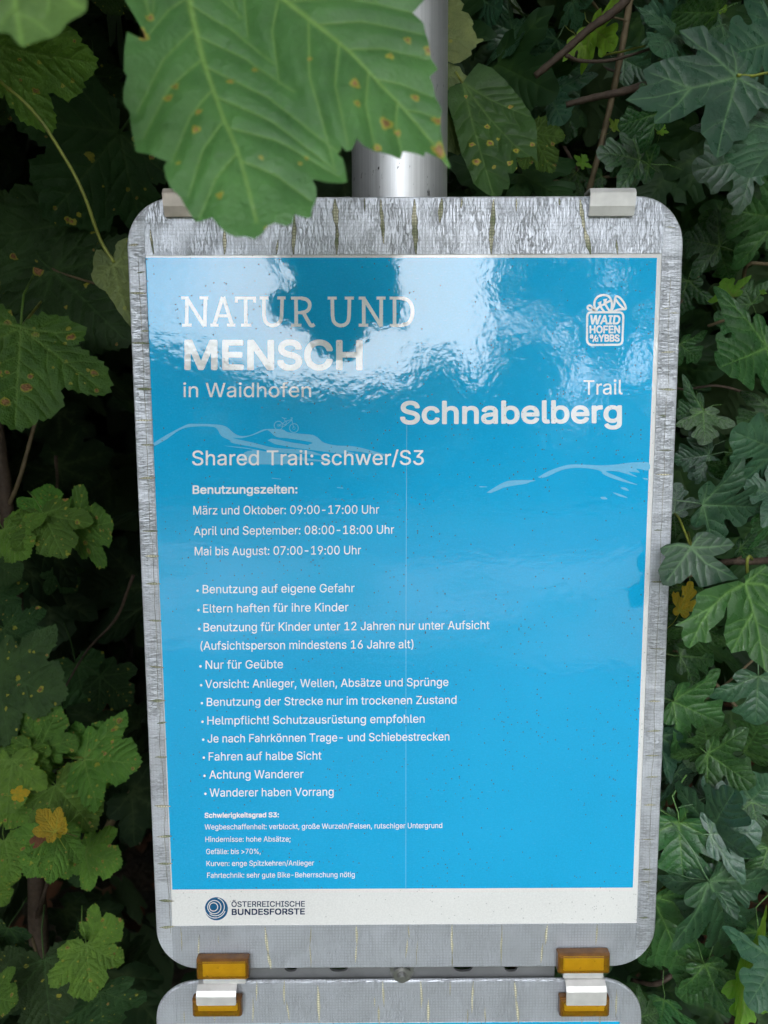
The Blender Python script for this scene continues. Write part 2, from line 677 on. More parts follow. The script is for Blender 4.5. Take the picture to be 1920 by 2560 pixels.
link('rail_lip', me, M_RAIL, rail, ROOT)
for px in (1005,):
    cx, cz = P2(px, 2437)
    bm = bmesh.new()
    rot = Matrix.Translation((cx, 0.0014, cz)) @ Matrix.Rotation(R(90), 4, 'X')
    bmesh.ops.create_cone(bm, cap_ends=True, segments=6, radius1=0.0062, radius2=0.0062, depth=0.0044, matrix=rot)
    bmesh.ops.create_cone(bm, cap_ends=True, segments=24, radius1=0.0078, radius2=0.0078, depth=0.0010, matrix=Matrix.Translation((0, 0.0020, 0)) @ rot)
    bmesh.ops.create_cone(bm, cap_ends=True, segments=20, radius1=0.0031, radius2=0.0026, depth=0.004, matrix=Matrix.Translation((0, -0.004, 0)) @ rot)
    bmesh.ops.bevel(bm, geom=list(bm.edges), offset=0.0004, segments=2, affect='EDGES')
    me = bpy.data.meshes.new('bolt')
    bm.to_mesh(me)
    bm.free()
    link('bolt', me, M_STEEL, post, ROOT)
# clamp that ties the rail to the pole
for z in (zt - 0.008, SIGN_Z + 0.15, SIGN_Z - 0.6):
    bm = bmesh.new()
    bmesh.ops.create_cone(bm, cap_ends=False, segments=40, radius1=0.0316, radius2=0.0316, depth=0.02, matrix=Matrix.Translation((pc.x, pc.y, z)))
    me = bpy.data.meshes.new('pole_clamp')
    bm.to_mesh(me)
    bm.free()
    link('pole_clamp', me, M_RAIL, post, ROOT)

# ------------------------------------------------------------------ the upper board
bx0, bz1 = P2(318, 497)[0], P2(990, 497)[1]
bx1, bz0 = P2(1707, 497)[0], P2(990, 2420)[1] + 0.0016
outline = rounded(bx0, bx1, bz0, bz1, 0.026)
BR = Vector(((bx0 + bx1) / 2, 0.002, bz0))
board = empty('trail_board', BR, 'silver taped board with blue trail rules poster headed NATUR UND MENSCH', 'trail sign')
link('panel', slab([(x * 1, z) for x, z in rounded(bx0 + .0005, bx1 - .0005, bz0 + .0005, bz1 - .0005, 0.0255)], 0.0, 0.0032), M_BOARD, board, BR)

W0, W1 = P2(362, 637), P2(1655, 637)
B0 = P2(436, 2312)
seamL, seamR = P2(364.5, 637)[0], P2(1653, 637.5)[0]
topZ, botZ = P2(990, 637)[1], P2(990, 2310)[1]


def strip(poly, y, name, mat, parent, root):
    me = slab(poly, y, y + 0.0004)
    return link(name, me, mat, parent, root)


tp = clip_poly(clip_poly(clip_poly(outline, 1, topZ, False), 0, seamL - .0012, False), 0, seamR + .0012, True)
bt = clip_poly(clip_poly(clip_poly(outline, 1, botZ, True), 0, seamL - .0012, False), 0, seamR + .0012, True)
lf = clip_poly(outline, 0, seamL, True)
rt = clip_poly(outline, 0, seamR, False)
top_t = strip(tp, -0.0010, 'tape_strip', M_TAPE_X, board, BR)
bot_t = strip(bt, -0.0010, 'tape_strip', M_TAPE_F, board, BR)
lef_t = strip(lf, -0.0014, 'tape_strip', M_TAPE_Z, board, BR)
rig_t = strip(rt, -0.0014, 'tape_strip', M_TAPE_Z, board, BR)
# the rolled rim of the tape round the board's edge
rim = rounded(bx0, bx1, bz0, bz1, 0.026, 14)
vs, fs = tube([(x, 0.0006, z) for x, z in rim] + [(rim[0][0], 0.0006, rim[0][1])], 0.0012, 8, False)
link('tape_rim', mesh('tape_rim', vs, fs, True), M_TAPE_Z, board, BR)

cracks(top_t, BR, [(562, 572, 560, 637, 9), (735, 540, 733, 637, 10), (838, 499, 843, 575, 15), (843, 560, 840, 637, 9),
                 (952, 500, 955, 610, 9), (1037, 499, 1040, 637, 14), (1104, 498, 1101, 558, 11), (1234, 499, 1229, 637, 13),
                 (1450, 500, 1462, 580, 10), (1460, 572, 1474, 637, 13), (697, 600, 694, 637, 4), (912, 497, 914, 530, 3),
                 (1155, 497, 1154, 522, 4), (1290, 497, 1289, 530, 3), (1396, 497, 1397, 515, 4), (1540, 600, 1543, 637, 4), (376, 575, 384, 637, 5)], -0.00103)
L_ = lambda y: 321 + (y - 632) * 0.0470
cracks(lef_t, BR, [(L_(y) + a, y, L_(y) + b, y + random.uniform(-2, 2), wd) for y, a, b, wd in
                 ((614, 3, 28, 5), (683, 22, 42, 3), (734, 0, 42, 6), (828, 22, 44, 5), (858, 0, 44, 6), (972, 6, 44, 8), (1052, 0, 44, 4), (1112, 10, 44, 5),
                  (1195, 2, 43, 6), (1328, 4, 43, 4), (1389, 8, 43, 6), (1459, 6, 43, 6), (1550, 8, 42, 5), (1664, 6, 42, 5), (1750, 2, 42, 7), (1806, 18, 42, 4),
                  (1890, 8, 40, 4), (2012, 2, 42, 6), (2090, 4, 42, 6), (2156, 3, 40, 6), (2248, 2, 40, 6), (2316, 0, 38, 6))] + [(L_(y) + 26, y, L_(y + 150) + 26, y + 150, 0.6) for y in range(640, 2200, 140)], -0.00143, 0.8)  # long dark slivers stand for the shaded groove of a lengthwise fold
Rr_ = lambda y: 1655 - (y - 637) * 0.0362
cracks(rig_t, BR, [(Rr_(y) + a, y, Rr_(y) + b, y + random.uniform(-2, 2), wd) for y, a, b, wd in
                 ((570, 2, 30, 3), (774, 2, 20, 3), (784, 22, 46, 3), (882, 4, 40, 4), (974, 0, 46, 5), (1040, 4, 24, 4), (1126, 2, 44, 3), (1186, 2, 42, 4),
                  (1324, 2, 24, 3), (1454, 0, 36, 5), (1620, 2, 40, 3), (1752, 4, 36, 4), (1826, 2, 40, 4), (1886, 2, 36, 4), (1940, 4, 36, 4), (2010, 2, 34, 4),
                  (2095, 0, 30, 3), (2170, 2, 30, 4), (2200, 2, 30, 3), (2290, 0, 28, 4))] + [(Rr_(y) + 22, y, Rr_(y + 150) + 22, y + 150, 0.6) for y in range(700, 2200, 140)], -0.00143, 0.6)  # dark slivers again drawn for the fold groove on this side
cracks(bot_t, BR, [(452, 2316, 453, 2375, 3), (500, 2334, 497, 2400, 4), (664, 2314, 672, 2390, 7), (670, 2375, 677, 2420, 7), (778, 2313, 775, 2360, 3), (774, 2360, 776, 2416, 4),
                 (891, 2311, 893, 2362, 6), (891, 2360, 888, 2405, 4), (1020, 2310, 1022, 2342, 3), (1018, 2344, 1015, 2392, 4), (1130, 2309, 1130, 2390, 6),
                 (1130, 2385, 1129, 2416, 3), (1254, 2309, 1252, 2412, 4), (1367, 2308, 1362, 2360, 6), (1356, 2355, 1350, 2405, 5), (1493, 2308, 1490, 2360, 4),
                 (1044, 2350, 1042, 2410, 2), (546, 2335, 547, 2356, 2)], -0.00103, 0.5, M_CRACK_PALE)

# poster: white sheet with the blue field printed on it
bl = [P2(364, 644), P2(1642, 645), P2(1581.6, 2218), P2(431, 2223)]
wl = [P2(352, 630), P2(1660, 630), P2(1600, 2322), P2(424, 2322)]
yP = -0.0004
verts = [(x, yP, z) for x, z in wl + bl]
pf = [(0, 1, 5, 4), (1, 2, 6, 5), (2, 3, 7, 6), (3, 0, 4, 7), (4, 5, 6, 7)]
pm = mesh('poster', verts, [f[::-1] for f in pf], mi=[0, 0, 0, 0, 1])
bm = bmesh.new()
bm.from_mesh(pm)
for f in bm.faces:
    f.normal_update()
    if f.normal.y > 0:
        f.normal_flip()
bm.to_mesh(pm)
bm.free()
poster = link('poster', pm, [M_WHITE, M_BLUE], board, BR)
OO = Vector(BR)


def sub(F, name, mat):
    me_o = F.link(name, mat, poster, OO)
    return me_o


def c5(x, y):
    return (300 + x / 1.659, 980 + y / 1.659)


def c6(x, y):
    return (400 + x / 2.074, 1600 + y / 2.074)


# ridge drawing
F = Flat(-0.00046)
q = lambda x, y: (380 + x / 2.765, 1030 + y / 2.765)
F.poly([q(*p) for p in spline([(14, 238), (14, 215), (100, 160), (235, 90), (300, 82), (460, 88), (520, 105), (560, 140), (610, 165), (680, 160), (760, 125), (800, 118), (900, 120), (940, 140), (1040, 152),
        (1110, 158), (1150, 180), (1190, 212), (1280, 232), (1400, 238), (1560, 278), (1640, 305), (1560, 300), (1440, 275), (1340, 268), (1400, 285), (1340, 290), (1190, 258), (1110, 246), (1080, 228), (1110, 212), (1030, 195), (930, 180), (860, 172), (810, 130),
        (780, 128), (700, 160), (620, 180), (560, 180), (700, 212), (850, 248), (1060, 262), (1180, 300), (1060, 290), (880, 280), (720, 245), (560, 215), (540, 196), (480, 165), (455, 122), (420, 102), (300, 100), (200, 120), (100, 190)], 3)])
F.poly([q(*p) for p in spline([(800, 195), (840, 185), (960, 210), (1060, 225), (1180, 255), (1330, 292), (1180, 272), (1010, 250), (850, 222)], 3)])
F.poly([q(*p) for p in spline([(490, 232), (640, 245), (760, 268), (960, 300), (1150, 330), (1300, 345), (1120, 340), (940, 330), (930, 360), (640, 352), (640, 280), (700, 262), (560, 242)], 3)])
r4 = lambda x, y: (1200 + x / 3.770, 1140 + y / 3.770)
F.poly([r4(*p) for p in spline([(60, 345), (130, 300), (230, 245), (330, 228), (520, 228), (470, 245), (430, 260), (250, 290), (160, 325), (100, 348)], 4)])
F.poly([r4(*p) for p in spline([(545, 200), (640, 145), (760, 100), (860, 80), (1000, 82), (1120, 88), (1260, 82), (1380, 66), (1500, 58), (1590, 64), (1590, 135), (1500, 122), (1470, 122), (1505, 155), (1440, 150), (1400, 150), (1480, 198), (1380, 168), (1290, 145), (1210, 140), (1190, 150), (1300, 195), (1380, 230), (1485, 272), (1380, 250), (1260, 215), (1160, 172), (1140, 145), (1060, 122), (900, 110), (760, 135), (640, 190), (580, 208)], 3)])
for pts in ([(1325, 296), (1370, 298), (1402, 326), (1350, 316)], [(1250, 343), (1320, 360), (1392, 394), (1310, 378)], [(1135, 388), (1170, 384), (1198, 406), (1150, 406)], [(1530, 206), (1586, 212), (1584, 228), (1550, 220)], [(0, 285), (50, 287), (66, 292), (0, 293)]):
    F.poly([r4(*p) for p in spline(pts, 4, True)])
for a, b in (((630, 357), (668, 361)), ((900, 396), (926, 398))):
    F.stroke([c5(*a), c5(*b)], 1.6)
sub(F, 'ridge_drawing', M_LIGHT)

F = Flat(-0.00050)
k_ = lambda x, y: (670 + x / 16.59, 1030 + y / 16.59)
F.ring(k_(440, 560), 10.6, 1.8)
F.ring(k_(1080, 665), 11.0, 1.8)
F.ring(k_(1080, 665), 3.2, 1.0)
F.ring(k_(440, 560), 2.6, 1.0)
for pts in ([(440, 560), (600, 480), (740, 540)], [(440, 560), (660, 600), (740, 540)], [(740, 540), (990, 330)], [(720, 390), (990, 310)], [(740, 540), (770, 390)], [(720, 390), (680, 270)],
            [(580, 225), (670, 265), (770, 265)], [(990, 310), (1070, 650)], [(990, 310), (1010, 245), (940, 245)], [(600, 480), (720, 400)]):
    F.stroke([k_(*p) for p in pts], 1.7)
sub(F, 'bicycle_drawing', M_LIGHT)

# heading: thin slab-serif capitals drawn as strokes
F = Flat(-0.00054)
n1 = lambda x, y: (440 + x / 4.608, 720 + y / 4.608)
n2 = lambda x, y: (740 + x / 4.608, 720 + y / 4.608)
SW, SF = 9.0, 7.4


def letters(fn, items):
    for kind, pts in items:
        F.stroke([fn(*p) for p in pts], SW if kind == 's' else SF)


letters(n1, [('s', [(128, 118), (126, 430)]), ('f', [(62, 116), (150, 116)]), ('f', [(74, 430), (182, 430)]), ('s', [(122, 112), (332, 445)]), ('s', [(342, 116), (334, 447)]), ('f', [(272, 116), (372, 116)]),
             ('s', [(540, 106), (440, 430)]), ('s', [(548, 106), (648, 430)]), ('f', [(478, 322), (616, 322)]), ('f', [(398, 430), (492, 430)]), ('f', [(590, 430), (686, 430)]),
             ('f', [(680, 118), (922, 118)]), ('f', [(697, 112), (697, 170)]), ('f', [(905, 112), (905, 168)]), ('s', [(803, 118), (808, 430)]), ('f', [(752, 430), (868, 430)]),
             ('s', [(1014, 116)] + [tuple(p) for p in spline([(1016, 320), (1032, 385), (1070, 422), (1115, 432), (1165, 420), (1205, 380), (1218, 320)], 5)] + [(1224, 116)]), ('f', [(966, 116), (1066, 116)]), ('f', [(1168, 116), (1264, 116)]),
             ('s', [(1383, 116), (1386, 430)]), ('f', [(1328, 430), (1446, 430)]), ('f', [(1326, 118), (1450, 118)]),
             ('s', [tuple(p) for p in spline([(1445, 120), (1500, 132), (1535, 165), (1542, 205), (1528, 248), (1490, 276), (1440, 286)], 5)]), ('f', [(1386, 286), (1450, 286)]),
             ('s', [tuple(p) for p in spline([(1468, 284), (1530, 395), (1552, 428), (1572, 434), (1596, 420)], 4)])])
letters(n2, [('s', [(418, 116)] + [tuple(p) for p in spline([(422, 320), (436, 385), (472, 422), (520, 434), (566, 422), (600, 385), (612, 320)], 5)] + [(616, 116)]), ('f', [(365, 118), (470, 118)]), ('f', [(562, 118), (668, 118)]),
             ('s', [(780, 116), (782, 430)]), ('f', [(722, 118), (800, 118)]), ('f', [(722, 430), (832, 430)]), ('s', [(776, 112), (984, 445)]), ('s', [(982, 116), (980, 447)]), ('f', [(928, 118), (1032, 118)]),
             ('s', [(1134, 116), (1136, 430)]), ('f', [(1078, 118), (1225, 118)]), ('f', [(1080, 432), (1225, 432)]),
             ('s', [tuple(p) for p in spline([(1222, 120), (1285, 140), (1328, 192), (1342, 275), (1328, 355), (1288, 408), (1222, 430)], 5)])])
sub(F, 'heading_lettering', M_TEXT)

F = Flat(-0.00058)
F.text('MENSCH', 461.5, 925.5, 906.5, 926, 76, 3.4)
F.text('in Waidhofen', 459, 993, 778, 993, 36, 0.4)
F.text('Trail', 1458, 987, 1555.6, 986, 36.5, 0.4)
F.text('Schnabelberg', 1000, 1061, 1554, 1058, 58.5, 2.4)
F.text('Shared Trail: schwer/S3', *c5(300, 304), *c5(1260, 302), 37, 0.5)
F.text('Benutzungszeiten:', *c5(302, 423), *c5(737, 421), 22, 0.95)
F.text('März und Oktober: 09:00-17:00 Uhr', *c5(305, 508), *c5(1075, 504), 21.5, 0.2)
F.text('April und September: 08:00-18:00 Uhr', *c5(307, 593), *c5(1137, 587), 21.5, 0.2)
F.text('Mai bis August: 07:00-19:00 Uhr', *c5(311, 677), *c5(1000, 672), 21.5, 0.2)
for body, bx_, x0, x1, y0, y1 in (('Benutzung auf eigene Gefahr', 323, 344, 973, 834, 829), ('Eltern haften für ihre Kinder', 327, 346, 948, 914, 908),
                                   ('Benutzung für Kinder unter 12 Jahren nur unter Aufsicht', 330, 348, 1532, 992, 982), ('(Aufsichtsperson mindestens 16 Jahre alt)', None, 335, 1217, 1068, 1061),
                                   ('Nur für Geübte', 335, 356, 677, 1147, 1144)):
    F.text(body, *c5(x0, y0), *c5(x1, y1), 21, 0.2)
    if bx_:
        p = c5(bx_, y0 - 11)
        F.disc(p, 3.1)
for body, bx_, x0, x1, y0, y1 in (('Vorsicht: Anlieger, Wellen, Absätze und Sprünge', 215, 236, 1495, 247, 236), ('Benutzung der Strecke nur im trockenen Zustand', 219, 244, 1537, 340, 328),
                                   ('Helmpflicht! Schutzausrüstung empfohlen', 222, 247, 1372, 436, 426), ('Je nach Fahrkönnen Trage- und Schiebestrecken', 226, 248, 1500, 529, 518),
                                   ('Fahren auf halbe Sicht', 229, 254, 838, 622, 617), ('Achtung Wanderer', 233, 257, 745, 716, 712), ('Wanderer haben Vorrang', 237, 259, 901, 809, 804)):
    F.text(body, *c6(x0, y0), *c6(x1, y1), 20.5, 0.2)
    F.disc(c6(bx_, y0 - 15), 3.0)
F.text('Schwierigkeitsgrad S3:', *c6(232, 919), *c6(618, 916), 13.2, 0.75)
F.text('Wegbeschaffenheit: verblockt, große Wurzeln/Felsen, rutschiger Untergrund', *c6(233, 979), *c6(1463, 971), 13.2, 0.15)
F.text('Hindernisse: hohe Absätze;', *c6(237, 1043), *c6(678, 1041), 13.2, 0.15)
F.text('Gefälle: bis >70%,', *c6(241, 1106), *c6(523, 1105), 13.2, 0.15)
F.text('Kurven: enge Spitzkehren/Anlieger', *c6(243, 1168), *c6(800, 1165), 13.2, 0.15)
F.text('Fahrtechnik: sehr gute Bike-Beherrschung nötig', *c6(246, 1229), *c6(1010, 1225), 13.2, 0.15)
sub(F, 'lettering', M_TEXT)

# town emblem
F = Flat(-0.00054)
e = lambda x, y: (1440 + x / 11.85, 720 + y / 11.85)
EW = 5.4
box = [e(*p) for p in ((420, 724), (1290, 724), (1350, 745), (1385, 800), (1392, 880), (1368, 1560), (1345, 1630), (1290, 1675), (1220, 1684), (460, 1690), (385, 1668), (340, 1620), (318, 1540), (322, 860), (335, 790), (370, 742))]
F.stroke(box, EW, True)
for pts in ([(610, 690), (560, 600), (535, 490), (560, 360), (640, 265), (730, 225), (820, 212), (920, 235), (1000, 300), (1045, 400), (1055, 520), (1040, 640), (1020, 700)],
            [(540, 690), (480, 590), (430, 535), (380, 528), (340, 565), (345, 615), (390, 645), (480, 650), (560, 690)],
            [(1040, 690), (1120, 500), (1150, 320), (1185, 250), (1280, 285), (1390, 410), (1462, 560), (1450, 628), (1360, 632), (1220, 650), (1080, 710)],
            [(1160, 330), (1270, 480), (1400, 610)]):
    F.stroke([e(*p) for p in spline(pts, 4)], EW)
for pts in ([(640, 470), (710, 440), (700, 520), (760, 620), (840, 720)], [(700, 540), (600, 640), (590, 690)], [(800, 370), (875, 355), (840, 430), (850, 480), (740, 520)], [(850, 460), (1030, 370)], [(870, 500), (930, 610), (1010, 710)]):
    F.stroke([e(*p) for p in pts], EW)
F.text('WAID', *e(412, 1085), *e(1308, 1085), 280 / 11.85, 1.3, 0.12)
F.text('HOFEN', *e(392, 1350), *e(1300, 1348), 236 / 11.85, 1.2)
F.text('a', *e(395, 1500), *e(505, 1500), 155 / 11.85, 0.9)
F.stroke([e(490, 1600), e(590, 1395)], 4.0)
F.text('d', *e(550, 1600), *e(655, 1600), 155 / 11.85, 0.9)
F.text('YBBS', *e(655, 1600), *e(1285, 1598), 222 / 11.85, 1.2)
sub(F, 'town_emblem', M_TEXT)

# forestry emblem in the white band
F = Flat(-0.00054)
g_ = lambda x, y: (480 + x / 5.184, 2220 + y / 5.184)
F.disc(g_(318, 262), 28.9, 44)
em = sub(F, 'forestry_emblem', M_PETROL)
F = Flat(-0.00060)
for (x, y, r_, a0, a1) in ((282, 238, 10.4, 0, 360), (292, 240, 16.6, 0, 360), (306, 236, 22.4, -75, 130), (302, 244, 26.4, 20, 190)):
    F.ring(g_(x, y), r_, 2.0, a0, a1)
F.link('emblem_ring', M_WHITE, em, Vector((0, 0, 0)) + OO)
F = Flat(-0.00054)
F.text('ÖSTERREICHISCHE', *c6(371, 1382), *c6(752, 1380), 14.4, 0.5)
F.text('BUNDESFORSTE', *c6(372, 1424), *c6(752, 1421), 16.0, 0.95)
sub(F, 'forestry_lettering', M_NAVY)
F = Flat(-0.00042)
F.stroke([(1017, 1050), (1015, 1500), (1014.5, 2219)], 1.4)
sub(F, 'film_seam', M_LIGHT)


# ------------------------------------------------------------------ the lower board (only its head is in the picture)
lz1 = P2(990, 2446)[1] - 0.0022
lx0, lx1 = P2(398, 2560)[0] - 0.0005, P2(1596, 2560)[0] + 0.0005
lz0 = lz1 - (bz1 - bz0)
LB = Vector(((lx0 + lx1) / 2, 0.002, lz0))
low = empty('lower_trail_board', LB, 'second silver taped board with blue poster mounted just below the trail rules board', 'trail sign')
lo = rounded(lx0, lx1, lz0, lz1, 0.026)
link('panel', slab(rounded(lx0 + .0005, lx1 - .0005, lz0 + .0005, lz1 - .0005, 0.0255), 0.0, 0.0032), M_BOARD, low, LB)
sl, sr = P2(441, 2500)[0], P2(1551, 2500)[0]
tz = P2(990, 2553)[1]
t1 = strip(clip_poly(clip_poly(clip_poly(lo, 1, tz, False), 0, sl - .0012, False), 0, sr + .0012, True), -0.0010, 'tape_strip', M_TAPE_F, low, LB)
strip(clip_poly(clip_poly(clip_poly(lo, 1, lz0 + 0.03, True), 0, sl - .0012, False), 0, sr + .0012, True), -0.0010, 'tape_strip', M_TAPE_F, low, LB)
strip(clip_poly(lo, 0, sl, True), -0.0014, 'tape_strip', M_TAPE_F, low, LB)
strip(clip_poly(lo, 0, sr, False), -0.0014, 'tape_strip', M_TAPE_F, low, LB)
vs, fs = tube([(x, 0.0006, z) for x, z in lo] + [(lo[0][0], 0.0006, lo[0][1])], 0.0014, 8, False)
link('tape_rim', mesh('tape_rim', vs, fs, True), M_TAPE_Z, low, LB)
cracks(t1, LB, [(642, 2450, 640, 2500, 4), (634, 2490, 635, 2552, 4), (711, 2448, 712, 2510, 5), (716, 2500, 725, 2550, 4), (794, 2460, 796, 2556, 8), (936, 2490, 938, 2515, 3),
              (957, 2450, 956, 2515, 5), (946, 2510, 948, 2556, 5), (1052, 2450, 1053, 2518, 6), (1071, 2495, 1070, 2556, 7), (1125, 2450, 1125, 2487, 3), (1183, 2450, 1181, 2530, 6), (1170, 2520, 1170, 2556, 3),
              (1212, 2515, 1212, 2556, 3), (1284, 2450, 1290, 2500, 6), (1288, 2490, 1295, 2556, 7), (461, 2525, 462, 2552, 3), (536, 2518, 537, 2552, 4), (1452, 2530, 1452, 2556, 2), (1500, 2528, 1499, 2556, 3), (1541, 2470, 1537, 2540, 4)], -0.00103, 0.5, M_CRACK_PALE)
z0_ = lz0 + 0.03
pv = [(sl - .003, yP, tz + .003), (sr + .003, yP, tz + .003), (sr + .003, yP, z0_ - .003), (sl - .003, yP, z0_ - .003)]
zq = P2(990, 2556)[1]
iv = [(P2(449, 2553)[0], yP, zq), (P2(1549, 2553)[0], yP, zq), (P2(1549, 2553)[0], yP, z0_ + .022), (P2(449, 2553)[0], yP, z0_ + .022)]
link('poster', mesh('poster', pv + iv, [(0, 4, 5, 1)[::1], (1, 5, 6, 2), (2, 6, 7, 3), (3, 7, 4, 0), (4, 7, 6, 5)], mi=[0, 0, 0, 0, 1]), [M_WHITE, M_BLUE], low, LB)


# ------------------------------------------------------------------ clips
def profile_bar(prof, x0, x1, thick, bev=0.0004):
    """a bent strip of metal: a path in (y, z) swept across x, with thickness"""
    P = [np.array(p, float) for p in prof]
    n = len(P)
    A, B_ = [], []
    for i in range(n):
        t = P[min(i + 1, n - 1)] - P[max(i - 1, 0)]
        t = t / np.linalg.norm(t)
        nn = np.array((-t[1], t[0]))
        A.append(P[i] + nn * thick / 2)
        B_.append(P[i] - nn * thick / 2)
    loop = A + B_[::-1]
    bm = bmesh.new()
    a = [bm.verts.new((x0, p[0], p[1])) for p in loop]
    f = bm.faces.new(a)
    g = bmesh.ops.extrude_face_region(bm, geom=[f])
    for v in g['geom']:
        if isinstance(v, bmesh.types.BMVert):
            v.co.x = x1
    bmesh.ops.recalc_face_normals(bm, faces=bm.faces)
    if bev:
        bmesh.ops.bevel(bm, geom=[e_ for e_ in bm.edges if e_.calc_face_angle(0) > 0.6], offset=bev, segments=2, affect='EDGES')
    me = bpy.data.meshes.new('bar')
    bm.to_mesh(me)
    bm.free()
    return me


def pad(x0, x1, z0, z1, y0, y1, chamfer):
    bm = bmesh.new()
    bmesh.ops.create_cube(bm, size=1, matrix=Matrix.Translation(((x0 + x1) / 2, (y0 + y1) / 2, (z0 + z1) / 2)) @ Matrix.Diagonal((x1 - x0, abs(y1 - y0), z1 - z0, 1)))
    fr = [e_ for e_ in bm.edges if all(v.co.y < (y0 + y1) / 2 for v in e_.verts)]
    bmesh.ops.bevel(bm, geom=fr, offset=chamfer, segments=3, profile=0.55, affect='EDGES')
    bmesh.ops.bevel(bm, geom=[e_ for e_ in bm.edges if e_.calc_face_angle(0) > 0.5], offset=0.0005, segments=2, affect='EDGES')
    me = bpy.data.meshes.new('pad')
    bm.to_mesh(me)
    bm.free()
    for p in me.polygons:
        p.use_smooth = False
        p.material_index = 0 if p.normal.y < -0.93 else 1
    return me


def hook(px0, px1, ytop, ybend, ybot, mat, label):
    x0, x1 = P2(px0, 510)[0], P2(px1, 510)[0]
    zt_, zm, zb_ = P2(1000, ytop)[1] - .0012, P2(1000, ybend)[1], P2(1000, ybot)[1]
    root = Vector(((x0 + x1) / 2, -0.002, zb_))
    o = empty('edge_clip', root, label, 'clip', 'aluminium clips hooked over the top edge')
    link('hook', profile_bar([(0.012, bz1 - .004), (0.0105, zt_ - .003), (0.006, zt_), (0.0005, zt_), (-0.0050, zt_ - .0008), (-0.0064, zt_ - .0028), (-0.0050, zm), (-0.0028, zb_ + .0006)], x0, x1, 0.0020), mat, o, root)
    return o


hook(1468, 1581, 474, 523, 548, M_ALU, 'aluminium hook clip on the board top edge right of the pole')
M_ALU2 = simple('stained_aluminium', (0.56, 0.50, 0.44), 0.5, 0.55, 0.22, 90, 0.0001, 700)
hook(414, 527, 471, 519, 546, M_ALU2, 'brown stained aluminium hook clip partly hidden under the big leaf tip')


def bridge(u, s1, s2, l, label):
    """u, l: amber pads on upper and lower board; s1: metal in the gap, s2: metal flange on the lower board (x0, x1, y0, y1 in pixels)"""
    X = lambda b: (P2(b[0], (b[2] + b[3]) / 2)[0], P2(b[1], (b[2] + b[3]) / 2)[0])
    Z = lambda b: (P2(1000, b[3])[1], P2(1000, b[2])[1])
    (ux0, ux1), (uz0, uz1) = X(u), Z(u)
    (lx0_, lx1_), (lz0_, lz1_) = X(l), Z(l)
    (ax0, ax1), (az0, az1) = X(s1), Z(s1)
    (fx0, fx1), (fz0, fz1) = X(s2), Z(s2)
    root = Vector(((ux0 + ux1) / 2, -0.004, lz0_))
    o = empty('bridge_clip', root, label, 'clip', 'clips joining the two boards')
    link('upper_pad', pad(ux0, ux1, uz0, uz1, -0.0092, -0.0016, 0.0026), [M_AMBER, M_AMBER_RIM], o, root)
    link('lower_pad', pad(lx0_, lx1_, lz0_, lz1_, -0.0084, -0.0016, 0.0026), [M_AMBER, M_AMBER_RIM], o, root)
    link('bracket', profile_bar([(-0.0044, uz1 - .0034), (-0.0044, uz0), (-0.0042, az0 + .0012), (0.0004, az0 + .0004)], ax0, ax1, 0.0016), M_ALU, o, root)
    link('flange', profile_bar([(0.0006, fz1 - .0004), (-0.0040, fz1 - .0008), (-0.0068, fz1 - .0026), (-0.0082, fz1 - .0052), (-0.0080, fz0 + .0012), (-0.0062, fz0), (-0.0046, fz0 - .0012), (-0.0044, lz0_ + .0022)], fx0, fx1, 0.0016), M_ALU, o, root)


bridge((498, 627, 2375, 2424), (512, 617, 2424, 2446), (498, 596, 2446, 2489), (487, 609, 2474, 2518), 'aluminium and amber clip joining the boards under the round forestry emblem')
bridge((1388, 1516, 2367, 2415), (1404, 1503, 2415, 2438), (1408, 1507, 2440, 2495), (1393, 1516, 2478, 2524), 'aluminium and amber clip joining the boards beside the hedge leaves')
